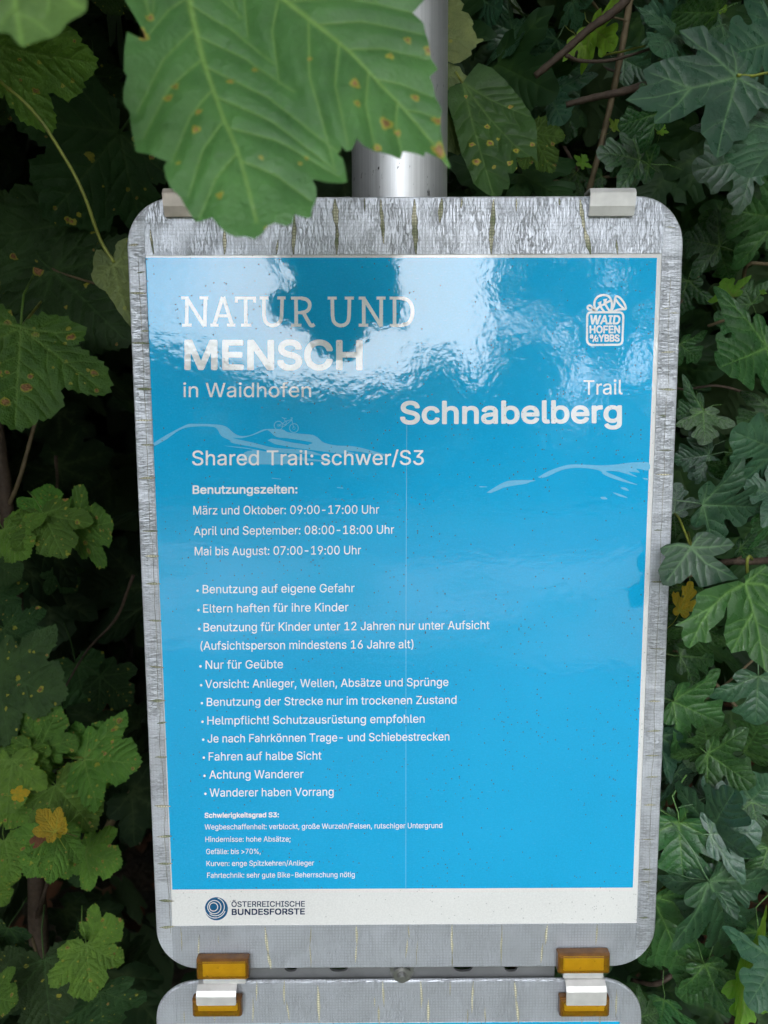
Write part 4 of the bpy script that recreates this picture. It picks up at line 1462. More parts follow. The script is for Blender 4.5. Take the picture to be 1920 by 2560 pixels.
# turn it so the underside faces the camera
for p in un.data.polygons:
    pass
branch.twig([(-40, 150, -0.02), (0, 203, 0.0), (55, 250, 0.01), (103, 303, 0.012), (150, 375, 0.016), (188, 440, 0.02), (217, 505, 0.024), (236, 560, 0.028), (256, 610, 0.032), (286, 657, 0.034)], (0.00085, 0.0011), STALK, 'leaf_stalk')
branch.twig([(440, -215, -0.19), (430, -300, -0.2), (380, -420, -0.16), (250, -560, -0.1), (-100, -700, 0.0)], (0.0013, 0.0050), STALK, 'leaf_stalk')
branch.twig([(25, -160, -0.25), (0, -350, -0.24), (-120, -600, -0.1)], (0.0012, 0.003), STALK, 'leaf_stalk')
zd = lambda x, y: (1080 + x / 3.456, y / 3.456)
# yellow-green leaves behind the pole, and the darker spotted one below them
branch.traced([zd(*p) for p in ((-300, 120), (-250, -100), (0, -160), (115, 0), (190, -30), (275, 40), (250, 105), (310, 125), (350, 180), (358, 210), (345, 235), (372, 280), (390, 330), (440, 330), (450, 345), (400, 372), (380, 385), (385, 405), (340, 425), (345, 470), (300, 505), (240, 540), (185, 545), (100, 520), (-100, 470), (-250, 320))],
              [[zd(-280, 200), zd(-100, 290), (1123, 93), zd(300, 340), zd(440, 345)], [zd(-280, 200), zd(0, 330), zd(120, 450), zd(190, 530)], [zd(-280, 200), zd(0, 130), zd(180, 60), zd(270, 40)]], SYC_UNDER, 0.13, tilt=(5, 10), res=0.0022, vw=0.001, label='pale yellow green leaf behind the pole', seed=9)
branch.traced([zd(*p) for p in ((-200, 600), (0, 520), (100, 540), (185, 560), (235, 580), (270, 640), (345, 682), (270, 705), (195, 735), (190, 765), (130, 785), (60, 790), (-150, 760))],
              [[zd(-180, 680), zd(60, 640), zd(200, 660), zd(335, 684)]], SYC_UNDER, 0.125, tilt=(12, 0), res=0.0022, vw=0.001, label='small pale leaf tip beside the pole', seed=10)
branch.traced([zd(*p) for p in ((80, 820), (130, 860), (140, 980), (190, 1080), (215, 1130), (230, 1230), (270, 1300), (230, 1340), (100, 1290), (40, 1200), (20, 1000))],
              [[zd(60, 830), zd(120, 1000), zd(170, 1150), zd(225, 1330)]], SYC_UNDER, 0.10, tilt=(30, 0), res=0.0022, vw=0.001, label='folded pale leaf edge behind the big leaf', seed=12)
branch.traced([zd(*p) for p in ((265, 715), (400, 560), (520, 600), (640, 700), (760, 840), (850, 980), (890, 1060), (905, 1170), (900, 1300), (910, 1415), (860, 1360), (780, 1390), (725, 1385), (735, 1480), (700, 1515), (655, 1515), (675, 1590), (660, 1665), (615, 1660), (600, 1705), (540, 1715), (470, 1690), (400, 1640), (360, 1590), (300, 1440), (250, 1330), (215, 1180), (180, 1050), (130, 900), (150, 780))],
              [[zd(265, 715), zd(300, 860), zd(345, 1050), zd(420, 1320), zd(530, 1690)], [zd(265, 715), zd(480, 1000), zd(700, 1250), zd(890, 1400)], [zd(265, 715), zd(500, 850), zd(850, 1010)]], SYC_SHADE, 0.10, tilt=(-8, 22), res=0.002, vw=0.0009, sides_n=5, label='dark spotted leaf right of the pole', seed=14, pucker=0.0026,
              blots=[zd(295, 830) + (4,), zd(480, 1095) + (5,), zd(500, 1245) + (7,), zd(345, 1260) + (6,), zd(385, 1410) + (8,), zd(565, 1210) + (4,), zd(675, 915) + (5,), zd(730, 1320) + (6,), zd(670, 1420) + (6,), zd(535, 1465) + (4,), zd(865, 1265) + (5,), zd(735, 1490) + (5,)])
branch.leaf(SYC_T[0], SYC, (-40, 108), (234, 170), 0.05, 0.0, 25, 0.9)
branch.leaf(SYC_T[1], SYC_DEEP_SHADE, (275, -60), (262, 42), 0.03, 0.02, 10, 1.1)
branch.leaf(SYC_T[2], SYC, (1330, 330), (1375, 425), 0.16, -0.01, 15, 0.8)
branch.twig([(1140, 180, 0.125), (1155, 205, 0.12), (1157, 207, 0.11)], 0.0008, STALK, 'leaf_stalk')

# ------------------------------------------------------------------ sycamore sapling on the left
sap = Plant('sycamore_sapling', at(60, 3900, 0.30), 'young sycamore left of the board, dark leaves flecked with yellow and brown spots', 'sapling')
sap.o.location.z = 0
sap.root.z = 0
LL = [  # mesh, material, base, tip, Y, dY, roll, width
    (0, SYC, (52, 821), (38, 1066), 0.15, -0.03, 0, 1.12), (1, SYC_DEEP_SHADE, (235, 190), (245, 330), 0.26, 0, 12, 1.1), (2, SYC_DEEP_SHADE, (300, 330), (130, 545), 0.24, -0.02, -10, 1.1),
    (3, SYC_DEEP_SHADE, (170, 560), (40, 800), 0.27, -0.02, 8, 1.0), (4, SYC_DEEP_SHADE, (130, 675), (312, 850), 0.25, -0.02, 0, 1.1), (2, SYC_DEEP_SHADE, (60, 560), (-60, 700), 0.28, 0, 0, 1.1), (0, SYC_DEEP_SHADE, (40, 240), (90, 330), 0.34, 0, 0, 1),
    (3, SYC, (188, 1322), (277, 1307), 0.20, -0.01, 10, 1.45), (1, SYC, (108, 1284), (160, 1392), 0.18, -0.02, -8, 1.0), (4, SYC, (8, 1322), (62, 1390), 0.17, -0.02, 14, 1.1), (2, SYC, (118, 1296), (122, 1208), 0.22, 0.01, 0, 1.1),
    (0, SYC_DEEP_SHADE, (-20, 1400), (50, 1450), 0.24, 0, 0, 1.2), (1, SYC_DEEP_SHADE, (-20, 1480), (40, 1540), 0.26, 0, 0, 1.2), (3, SYC_DEEP_SHADE, (10, 1570), (108, 1620), 0.22, 0, -12, 1.2), (4, SYC_DEEP_SHADE, (-8, 1690), (154, 1742), 0.19, -0.01, 8, 1.1),
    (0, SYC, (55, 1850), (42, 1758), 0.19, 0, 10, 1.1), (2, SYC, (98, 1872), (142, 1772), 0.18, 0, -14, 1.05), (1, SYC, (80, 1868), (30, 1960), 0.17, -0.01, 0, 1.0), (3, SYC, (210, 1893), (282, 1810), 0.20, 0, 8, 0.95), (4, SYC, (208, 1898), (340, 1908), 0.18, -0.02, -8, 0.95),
    (0, SYC, (215, 1905), (262, 1965), 0.19, -0.02, 12, 1.0), (2, SYC_DEEP_SHADE, (178, 1890), (168, 1835), 0.22, 0, 0, 1.3), (1, SYC, (30, 1900), (12, 2040), 0.16, -0.02, 20, 1.0), (3, SYC, (80, 1905), (118, 1975), 0.20, -0.01, 0, 1.1),
    (4, SYC, (138, 1962), (232, 2070), 0.17, -0.02, -6, 1.0), (0, SYC, (152, 2082), (60, 2192), 0.13, -0.02, 6, 1.0), (2, SYC, (150, 2075), (128, 2200), 0.12, -0.03, -16, 0.85), (3, SYC, (212, 2128), (300, 2165), 0.19, -0.01, 10, 1.05), (1, SYC_DEEP_SHADE, (208, 2135), (190, 2222), 0.20, -0.01, 0, 0.9),
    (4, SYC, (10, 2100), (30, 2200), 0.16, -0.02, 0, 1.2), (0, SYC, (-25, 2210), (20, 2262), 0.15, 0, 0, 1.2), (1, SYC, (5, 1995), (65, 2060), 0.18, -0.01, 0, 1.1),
    (2, SYC, (228, 2352), (302, 2312), 0.15, 0, 12, 1.2), (3, SYC, (215, 2362), (228, 2500), 0.14, -0.02, -10, 1.05), (4, SYC_DEEP_SHADE, (205, 2352), (165, 2350), 0.17, 0, 0, 1.6), (0, SYC_DEEP_SHADE, (110, 2400), (128, 2580), 0.13, -0.02, 0, 1.1), (1, SYC_DEEP_SHADE, (-5, 2440), (60, 2380), 0.18, 0, 0, 1.2),
    (2, SYC, (-35, 2490), (40, 2505), 0.08, 0, 0, 1.3), (3, SYC_DEEP_SHADE, (250, 2480), (260, 2600), 0.16, 0, 0, 1.2), (4, SYC_DEEP_SHADE, (20, 2320), (-20, 2400), 0.2, 0, 0, 1.2), (0, SYC_DEEP_SHADE, (140, 1420), (190, 1480), 0.42, 0, 0, 1), (3, SYC_DEEP_SHADE, (250, 1690), (330, 1760), 0.36, 0, 0, 1), (1, SYC_DEEP_SHADE, (190, 1660), (220, 1790), 0.38, 0, 0, 1),
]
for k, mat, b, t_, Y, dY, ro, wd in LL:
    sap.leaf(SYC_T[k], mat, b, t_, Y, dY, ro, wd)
sap.leaf(SYC_T[1], YELLOW, (138, 2080), (96, 2022), 0.07, 0.0, 18, 0.8, 'yellow curled leaf')
sap.leaf(SYC_T[2], YELLOW, (140, 2082), (160, 2046), 0.075, 0.0, -20, 0.75, 'yellow curled leaf lobe')
sap.leaf(SYC_T[3], DRY, (132, 2084), (70, 2098), 0.075, 0.01, 50, 0.5, 'withered brown leaf')
sap.leaf(SYC_T[3], YELLOW, (35, 1987), (74, 1980), 0.10, 0, 10, 0.7, 'small yellowing leaf')
sap.twig([(60, 4600, 0.30), (120, 3200, 0.30), (95, 2300, 0.30), (60, 1800, 0.31), (20, 1300, 0.32), (-60, 600, 0.34), (-120, -400, 0.36)], (0.012, 0.005), BARK, 'stem', 10)
sap.twig([(-20, 1330, 0.34), (20, 1265, 0.32), (48, 1200, 0.31), (80, 1085, 0.32), (130, 900, 0.34)], (0.0026, 0.0018), BARK_L)
sap.twig([(20, 1330, 0.30), (90, 1300, 0.24), (170, 1320, 0.20)], (0.0018, 0.001), BARK)
sap.twig([(60, 1880, 0.30), (120, 1890, 0.24), (205, 1895, 0.19)], (0.0018, 0.001), STALK)
sap.twig([(90, 2300, 0.30), (120, 2200, 0.22), (140, 2080, 0.13)], (0.0022, 0.0012), BARK)
sap.twig([(95, 2450, 0.30), (150, 2400, 0.22), (225, 2355, 0.15)], (0.0022, 0.0012), BARK)
sap.twig([(130, 672, 0.25), (160, 685, 0.25), (235, 708, 0.24)], 0.0010, BARK_L, 'leaf_stalk')
sap.twig([(52, 821, 0.15), (75, 790, 0.18), (110, 745, 0.26)], 0.0011, STALK, 'leaf_stalk')
fall = Plant('fallen_branch', at(240, 2140, 0.55), 'dead brown branch leaning in the undergrowth left of the board', 'branch')
fall.twig([(225, 2160, 0.60), (260, 2090, 0.58), (300, 2010, 0.55), (350, 1925, 0.52), (390, 1850, 0.5)], (0.007, 0.004), BARK_L, 'stem')
fall.twig([(312, 1990, 0.55), (345, 2060, 0.5), (350, 2110, 0.5)], (0.002, 0.001), BARK_L)

# ------------------------------------------------------------------ field maple on the right
mp = Plant('field_maple', at(1990, 3900, 0.30), 'field maple bush right of the board with glossy dark blunt lobed leaves', 'bush')
mp.o.location.z = 0
mp.root.z = 0
zr = lambda x, y: (1500 + x / 3.95, y / 3.95)
mp.traced([zr(*p) for p in ((245, 1000), (330, 930), (400, 865), (470, 840), (432, 760), (420, 700), (520, 640), (640, 592), (780, 575), (935, 562), (950, 515), (870, 440), (790, 400), (752, 340), (850, 332), (935, 305), (990, 298), (1030, 325), (1050, 372), (1130, 420), (1220, 472), (1255, 442), (1290, 460), (1320, 510), (1400, 560), (1462, 600), (1455, 680), (1400, 730), (1480, 740), (1560, 790), (1700, 880), (1760, 960), (1700, 1060), (1600, 1040), (1560, 1100), (1490, 1180), (1500, 1270), (1440, 1370), (1335, 1380), (1312, 1440), (1250, 1510), (1150, 1568), (1100, 1490), (1062, 1360), (1010, 1290), (1015, 1160), (1050, 1080), (1060, 1008), (960, 1060), (820, 1150), (680, 1212), (528, 1232), (528, 1170), (570, 1100), (500, 1112), (430, 1112), (340, 1050))],
          [[zr(1362, 742), zr(1080, 815), zr(905, 855), zr(560, 955), zr(260, 1000)], [zr(1362, 742), zr(1130, 570), zr(950, 470), zr(770, 350)], [zr(1362, 742), zr(1320, 950), zr(1270, 1120), zr(1160, 1540)], [zr(1362, 742), zr(1340, 600), zr(1280, 460)], [zr(1362, 742), zr(1520, 830), zr(1740, 960)],
           [zr(905, 855), zr(740, 800), zr(500, 725)], [zr(905, 855), zr(780, 1010), zr(540, 1210)]], MAP_BLUE, -0.025, tilt=(6, 18), bend=0.05, res=0.0015, vw=0.0007, sides_n=2, label='broad grey green leaf at the top, nearest the camera', seed=31, pucker=0.0008, wave=0.003)
zs = lambda x, y: (1600 + x / 3.16, 1050 + y / 3.16)
mp.traced([zs(*p) for p in ((405, 1000), (375, 975), (300, 968), (210, 982), (160, 1015), (170, 1050), (205, 1080), (165, 1150), (150, 1185), (165, 1250), (185, 1305), (250, 1312), (300, 1290), (330, 1290), (370, 1250), (410, 1220), (440, 1270), (475, 1328), (600, 1292), (690, 1270), (775, 1255), (740, 1220), (690, 1165), (630, 1120), (575, 1078), (660, 1052), (715, 1015), (742, 985), (690, 935), (620, 930), (560, 895), (500, 882), (450, 890), (415, 930))],
          [[zs(405, 1008), zs(330, 1120), zs(220, 1270)], [zs(405, 1008), zs(520, 1130), zs(740, 1245)], [zs(405, 1008), zs(550, 1005), zs(730, 985)], [zs(405, 1008), zs(440, 950), zs(500, 890)], [zs(405, 1008), zs(300, 985), zs(180, 1010)]], MAP_BLUE, -0.014, tilt=(8, 14), res=0.0014, vw=0.0008, sides_n=3, label='leaf overlapping the right tape of the board', seed=33, pucker=0.001)
mp.traced([zs(*p) for p in ((830, 1292), (770, 1268), (690, 1285), (600, 1302), (480, 1335), (410, 1375), (400, 1420), (405, 1440), (385, 1490), (370, 1540), (320, 1580), (250, 1620), (312, 1632), (300, 1690), (330, 1780), (372, 1802), (440, 1745), (500, 1760), (540, 1745), (515, 1660), (560, 1620), (625, 1560), (668, 1468), (655, 1570), (640, 1690), (665, 1770), (712, 1842), (760, 1830), (830, 1820), (870, 1890), (930, 1930), (1011, 2005), (1120, 1990), (1220, 1900), (1260, 1700), (1200, 1400), (1130, 1220), (1010, 1140), (900, 1180), (820, 1235), (838, 1280))],
          [[zs(832, 1288), zs(880, 1440), zs(930, 1620), zs(985, 1980)], [zs(832, 1288), zs(660, 1370), zs(540, 1470), zs(380, 1560), zs(262, 1618)], [zs(832, 1288), zs(1000, 1300), zs(1220, 1450)], [zs(832, 1288), zs(940, 1220), zs(1020, 1160)], [zs(890, 1530), zs(800, 1660), zs(715, 1830)], [zs(535, 1478), zs(450, 1600), zs(375, 1790)]], MAP, -0.03, tilt=(10, 12), res=0.0014, vw=0.0009, sides_n=3, label='largest dark leaf at the right edge with yellow green veins', seed=35, pucker=0.0016, wave=0.004)
RL = [
    (0, MAP_BLUE, (1895, 392), (1746, 424), 0.05, 0, 10, 1.0), (1, MAP_BLUE, (1960, 320), (1872, 455), -0.02, 0, -8, 1.0), (2, MAP_BLUE, (1945, 105), (1836, 126), 0.03, 0, 16, 1.1), (3, MAP, (1955, 548), (1804, 520), 0.06, 0, 10, 1.15),
    (4, MAP, (1800, 616), (1708, 596), 0.10, 0, 0, 1.25), (5, MAP, (1798, 622), (1822, 705), 0.11, 0.01, 10, 1.1), (0, MAP, (1800, 600), (1770, 540), 0.12, 0, 0, 1.1), (1, MAP, (1920, 868), (1790, 924), 0.04, -0.02, 8, 1.12), (2, MAP, (1757, 1024), (1690, 1040), 0.05, 0, -12, 1.7),
    (3, MAP, (1758, 1028), (1762, 1112), 0.045, -0.01, 10, 0.95), (4, MAP_BLUE, (1950, 1125), (1852, 1092), 0.0, 0, 14, 1.15), (5, MAP, (1940, 1030), (1850, 1052), 0.06, 0, 0, 1.0), (0, MAP_BLUE, (1774, 1137), (1684, 1150), 0.05, 0, -10, 1.1), (1, MAP_BLUE, (1772, 1140), (1728, 1200), 0.055, 0, 0, 1.05),
    (2, MAP_BLUE, (1756, 1260), (1912, 1278), 0.0, 0, 8, 1.05), (3, MAP_BLUE, (1686, 1284), (1692, 1206), 0.03, 0, 10, 1.0), (4, MAP, (1686, 1284), (1686, 1350), 0.035, 0, -20, 0.9), (5, MAP, (1830, 1180), (1850, 1130), 0.04, 0, 10, 1.2), (0, MAP, (1880, 1215), (1862, 1140), 0.03, 0, -14, 1.0), (1, MAP_BLUE, (1955, 1240), (1855, 1215), 0.0, 0, 0, 1.0),
    (2, MAP, (1945, 1310), (1892, 1300), 0.01, 0, 0, 1.2), (3, MAP, (1720, 1470), (1690, 1560), 0.06, 0, 0, 1.1), (4, MAP, (1740, 1560), (1732, 1650), 0.05, 0, 12, 1.1), (5, MAP, (1660, 1560), (1680, 1620), 0.07, 0, 0, 1.2), (0, MAP, (1850, 1370), (1930, 1372), 0.05, 0, 0, 0.8),
    (1, MAP, (1684, 1755), (1802, 1806), 0.03, 0, 10, 0.95), (2, MAP, (1684, 1752), (1676, 1700), 0.04, 0, 0, 1.2), (3, MAP_BLUE, (1640, 1838), (1740, 1862), 0.035, 0, -10, 1.1), (4, MAP_BLUE, (1640, 1842), (1680, 2000), 0.03, 0, 8, 0.75), (5, MAP, (1768, 1884), (1880, 1965), 0.01, -0.01, 0, 1.05),
    (0, MAP, (1770, 1884), (1770, 1830), 0.02, 0, 0, 1.1), (1, MAP, (1768, 1886), (1712, 1910), 0.02, 0, 10, 1.2), (2, MAP_BLUE, (1690, 1930), (1730, 1970), 0.03, 0, 0, 1.2), (3, MAP_BLUE, (1773, 1994), (1862, 1986), 0.0, 0, 20, 1.1), (4, MAP_BLUE, (1768, 1995), (1716, 1980), 0.01, 0, 0, 1.1),
    (5, MAP_BLUE, (1775, 2086), (1905, 2082), -0.01, 0, 10, 1.2), (0, MAP_BLUE, (1775, 2080), (1820, 1990), -0.005, 0, -10, 0.9), (1, MAP, (1697, 2056), (1708, 2204), 0.0, -0.01, 0, 1.2), (2, MAP, (1700, 2056), (1842, 2150), 0.005, 0, 8, 0.8), (3, MAP, (1697, 2054), (1640, 2090), 0.01, 0, 0, 1.4),
    (4, MAP_BLUE, (1773, 2205), (1862, 2380), -0.02, -0.01, 6, 1.0), (5, MAP_BLUE, (1773, 2205), (1718, 2318), -0.015, 0, -16, 0.9), (0, MAP_BLUE, (1776, 2203), (1905, 2232), -0.015, 0, 14, 0.8), (1, MAP, (1632, 2246), (1716, 2428), 0.004, 0, 10, 0.85), (2, MAP, (1638, 2332), (1602, 2424), 0.03, 0, 0, 0.9),
    (3, MAP, (1762, 2411), (1700, 2500), -0.005, 0, 14, 0.95), (4, MAP, (1762, 2412), (1818, 2542), -0.01, 0, -12, 0.85), (5, MAP, (1756, 2406), (1740, 2350), 0.0, 0, 0, 0.8), (0, MAP_YOUNG_SUNLIT, (1870, 2450), (1858, 2572), -0.03, 0, 10, 0.75), (1, MAP_YOUNG_SUNLIT, (1870, 2448), (1830, 2425), -0.03, 0, 0, 1.2),
    (2, MAP_BLUE, (1940, 2400), (1886, 2510), -0.05, 0, 0, 1.0), (3, MAP_BLUE, (1880, 2000), (1940, 1940), 0.02, 0, 0, 1.3), (4, MAP, (1880, 2005), (1900, 2080), 0.02, 0, 0, 1.0), (5, MAP_BLUE, (1896, 1690), (1893, 1818), 0.03, 0, 10, 1.1), (0, MAP, (1920, 2120), (1898, 2205), 0.01, 0, 0, 1.3),
    (1, MAP, (1895, 2330), (1905, 2460), 0.0, 0, 0, 1.1), (2, MAP, (1592, 2545), (1652, 2532), 0.02, 0, 10, 1.1), (3, MAP, (1660, 2500), (1650, 2570), 0.05, 0, 0, 1.0), (4, MAP, (1700, 1640), (1800, 1650), 0.09, 0, 0, 1.0), (5, MAP, (1860, 1880), (1900, 1820), 0.06, 0, 0, 1.1),
    # behind the pole, higher up
    (0, MAP_BLUE, (1282, 80), (1193, 40), 0.20, 0, 10, 0.8), (1, MAP_BLUE, (1282, 80), (1290, 132), 0.20, 0, 0, 1.2), (2, MAP_BLUE, (1392, 98), (1335, 168), 0.22, 0, -10, 1.4), (3, MAP_BLUE, (1430, 6), (1448, 76), 0.18, 0, 12, 1.1), (4, MAP, (1345, 188), (1275, 200), 0.24, 0, 0, 1.1), (5, MAP_BLUE, (1368, 228), (1404, 298), 0.20, 0, 8, 1.1),
    (0, MAP_BLUE, (1395, 188), (1478, 268), 0.22, 0, 0, 0.9), (1, MAP, (1428, 270), (1500, 342), 0.24, 0, -8, 0.9), (2, MAP_YOUNG_SUNLIT, (1480, 66), (1530, 118), 0.15, 0, 0, 1.2), (3, MAP_YOUNG_SUNLIT, (1440, 90), (1475, 145), 0.16, 0, 0, 1.0), (4, MAP, (1600, 400), (1505, 372), 0.14, 0, 0, 1.0), (5, MAP, (1650, 282), (1552, 318), 0.10, 0, 8, 0.9), (0, MAP, (1625, 410), (1508, 395), 0.16, 0, 0, 1.0),
    (1, MAP_BLUE, (1690, 52), (1598, 36), 0.13, 0, 20, 1.0), (2, MAP, (1790, 30), (1690, 40), 0.10, 0, -20, 1.0), (3, MAP_BLUE, (1692, 82), (1638, 132), 0.12, 0, 0, 1.0), (4, MAP_BLUE, (1805, 62), (1735, 82), 0.12, 0, 12, 1.1), (5, MAP_BLUE, (1190, -10), (1240, 26), 0.20, 0, 0, 1.4), (0, MAP, (1440, 432), (1392, 486), 0.30, 0, 0, 1.1), (1, MAP, (1505, 440), (1462, 468), 0.30, 0, 0, 1.1),
    (2, MAP_YOUNG_SUNLIT, (1832, 742), (1806, 698), 0.085, 0, 0, 1.3), (3, MAP, (1700, 860), (1750, 900), 0.16, 0, 0, 1.0), (4, MAP, (1880, 760), (1850, 700), 0.12, 0, 0, 1.1), (5, MAP, (1720, 700), (1690, 790), 0.18, 0, 0, 1.0), (0, MAP, (1860, 820), (1800, 790), 0.15, 0, 0, 1.0), (1, MAP_BLUE, (1560, 150), (1640, 190), 0.20, 0, 0, 0.8),
]
rt3 = random.Random(9)
for k, mat, b, t_, Y, dY, ro, wd in RL[:86]:
    o = mp.leaf(MAP_T[k], mat, b, t_, Y, *((dY + rt3.uniform(-0.026, 0.012), ro + rt3.uniform(-32, 32)) if min(b[0], t_[0]) > 1745 or max(b[1], t_[1]) < 480 else (dY + 0.006, ro * 0.6)), wd * 1.06)
    if mat is MAP_YOUNG_SUNLIT:  # the high flecks get their sunlit look from colour alone
        o['label'] = 'bright yellow green leaf'
for k_y, (b_y, t_y, Y_y) in enumerate((((1790, 8), (1815, 30), 0.14), ((1530, 322), (1548, 300), 0.14), ((1450, 415), (1468, 385), 0.2), ((1650, 335), (1660, 310), 0.12), ((1905, 735), (1912, 722), 0.1), ((1330, 60), (1350, 95), 0.2))):
    mp.leaf(MAP_T[k_y % 6], MAP_YOUNG_SUNLIT, b_y, t_y, Y_y, 0, 10, 1.0, 'small yellow green leaf brightened as a sun fleck')
mp.leaf(MAP_T[0], YELLOW, (1700, 1530), (1735, 1455), 0.05, 0, 30, 0.7, 'yellow leaf tucked behind the others')
mp.twig([(1995, 4700, 0.34), (1960, 3200, 0.32), (1980, 2300, 0.28), (2010, 1500, 0.26), (2040, 600, 0.3), (2080, -500, 0.4)], (0.016, 0.006), BARK, 'stem', 10)
mp.twig([(1600, -60, 0.12), (1565, 0, 0.125), (1520, 40, 0.125), (1470, 75, 0.13), (1410, 130, 0.135), (1338, 190, 0.14)], (0.0034, 0.0024), BARK)
mp.twig([(1415, 138, 0.135), (1450, 152, 0.14), (1530, 150, 0.14), (1640, 118, 0.14)], (0.0016, 0.001), BARK)
mp.twig([(1578, -20, 0.18), (1560, 90, 0.18), (1535, 220, 0.18), (1510, 330, 0.185), (1482, 440, 0.19), (1450, 560, 0.2)], (0.0026, 0.0022), BARK_L)
mp.twig([(1640, 205, 0.14), (1560, 228, 0.14), (1480, 245, 0.145), (1415, 262, 0.15)], (0.0032, 0.0022), BARK)
mp.twig([(1395, 340, 0.36), (1440, 420, 0.36), (1470, 480, 0.38)], 0.0018, BARK)
mp.twig([(1500, 140, 0.18), (1560, 128, 0.16), (1612, 115, 0.14)], 0.0008, STALK, 'leaf_stalk')
mp.twig([(1362 / 3.95 + 1500, 742 / 3.95, -0.025), (1880, 190, -0.015), (1925, 182, 0.0), (2010, 180, 0.1)], 0.0008, STALK, 'leaf_stalk')
mp.twig([(2000, 1380, 0.1), (1920, 1400, 0.04), (1870, 1404, 0.02), (1800, 1408, 0.03), (1700, 1440, 0.08)], (0.0026, 0.0018), BARK)
mp.twig([(1868, 1432, 0.0), (1868, 1400, -0.004), (1874, 1391, -0.002), (1880, 1398, 0.01)], 0.0010, STALK, 'leaf_stalk')
mp.twig([(1668, 1525, 0.08), (1700, 1505, 0.06), (1708, 1490, 0.05)], 0.0008, STALK, 'leaf_stalk')
mp.twig([(1630, 2246, 0.004), (1660, 2220, 0.02), (1690, 2190, 0.04), (1760, 2120, 0.08)], (0.001, 0.0014), STALK, 'leaf_stalk')
mp.twig([(1580, 2450, 0.08), (1640, 2460, 0.06), (1700, 2425, 0.06), (1780, 2390, 0.08)], (0.0016, 0.002), BARK)
mp.twig([(1720, 1330, 0.03), (1728, 1370, 0.0), (1700, 1300, 0.02), (1686, 1284, 0.03)], 0.0007, STALK, 'leaf_stalk')
mp.twig([(2000, 655, 0.12), (1920, 660, 0.10), (1868, 664, 0.10), (1850, 730, 0.13), (1800, 780, 0.16)], (0.0014, 0.0012), BARK_L)
mp.twig([(1770, 815, 0.14), (1820, 798, 0.13), (1870, 785, 0.13)], 0.0012, BARK_L)


rt2 = random.Random(44)
for i in range(16):
    x0_, y0_ = rt2.uniform(1180, 1960), rt2.uniform(-50, 2600)
    Yd = rt2.uniform(0.12, 0.34)
    an = rt2.uniform(-1.2, 1.2) + (math.pi if rt2.random() < .5 else 0)
    ln_ = rt2.uniform(150, 380)
    mp.twig([(x0_ + ln_ * t_ * math.cos(an) + rt2.uniform(-14, 14), y0_ + ln_ * t_ * math.sin(an) + rt2.uniform(-14, 14), Yd + rt2.uniform(-.02, .02)) for t_ in (0, .33, .66, 1)], (rt2.uniform(.0012, .0022), .0008), rt2.choice([BARK, BARK_L, BARK_L]), 'twig', 6)
for i in range(4):
    x0_, y0_ = rt2.uniform(-40, 340), rt2.uniform(700, 2600)
    Yd = rt2.uniform(0.22, 0.42)
    an = rt2.uniform(0.6, 2.4)
    ln_ = rt2.uniform(150, 420)
    sap.twig([(x0_ + ln_ * t_ * math.cos(an) + rt2.uniform(-14, 14), y0_ + ln_ * t_ * math.sin(an) + rt2.uniform(-14, 14), Yd + rt2.uniform(-.02, .02)) for t_ in (0, .33, .66, 1)], (rt2.uniform(.0014, .0026), .0009), rt2.choice([BARK, BARK_L]), 'twig', 6)

# ------------------------------------------------------------------ undergrowth, canopy and wood around: leaves nobody could count
def lowleaf(kind, seed):
    rnd = random.Random(seed)
    if kind == 's':
        half = [(0.02, -0.02), (0.25, -0.16), (0.52, -0.04), (0.42, 0.13), (0.70, 0.34), (0.70, 0.56), (0.48, 0.57), (0.23, 0.45), (0.35, 0.66), (0.32, 0.78), (0.16, 0.9)]
    else:
        half = [(0.02, -0.02), (0.22, -0.13), (0.37, -0.01), (0.31, 0.13), (0.55, 0.21), (0.74, 0.42), (0.50, 0.54), (0.22, 0.44), (0.36, 0.70), (0.28, 0.80), (0.12, 0.94)]
    out = [(x, y) for x, y in half] + [(0, 1.0)] + [(-x, y) for x, y in half[::-1]]
    ov, _, of, _, _, _ = delaunay_2d_cdt([Vector(p) for p in out] + [Vector((0, y)) for y in (0.2, 0.4, 0.6, 0.8)], [(i, (i + 1) % len(out)) for i in range(len(out))], [], 1, 1e-7)
    b1, b2 = rnd.uniform(-.2, .05), rnd.uniform(-.05, .25)
    V = np.array([(v.x, v.y, b1 * v.y ** 2 + b2 * abs(v.x)) for v in ov])
    return V, [tuple(f) for f in of]


def scatter(name, label, tmpl, pos, size, mat, face=None, spread=0.9, seed=0):
    """one mesh of many leaves at the given points"""
    rg = np.random.default_rng(seed)
    vs, fs, va = [], [], []
    k = 0
    for i, p in enumerate(pos):
        V, Fc = tmpl[i % len(tmpl)][:2]
        if len(tmpl[0]) > 2:
            va.append(tmpl[i % len(tmpl)][2])
        n = rg.normal(size=3)
        if face is not None:
            n = n * spread + np.array(face)
        n /= np.linalg.norm(n)
        y = rg.normal(size=3) + np.array((0, 0, -0.8))
        y -= n * y.dot(n)
        y /= np.linalg.norm(y)
        x = np.cross(y, n)
        s = size * rg.uniform(0.65, 1.25)
        vs.append(p + (V[:, :1] * x + V[:, 1:2] * y + V[:, 2:] * n) * s)
        fs += [tuple(k + j for j in f) for f in Fc]
        k += len(V)
    vs = np.vstack(vs)
    me = bpy.data.meshes.new(name)
    me.from_pydata(vs.tolist(), [], fs)
    if va:
        me.attributes.new('vein', 'FLOAT', 'POINT').data.foreach_set('value', np.concatenate(va))
        me.polygons.foreach_set('use_smooth', [True] * len(me.polygons))
    me.update()
    o = link(name, me, mat)
    o['label'] = label
    o['category'] = 'foliage'
    o['kind'] = 'stuff'
    return o


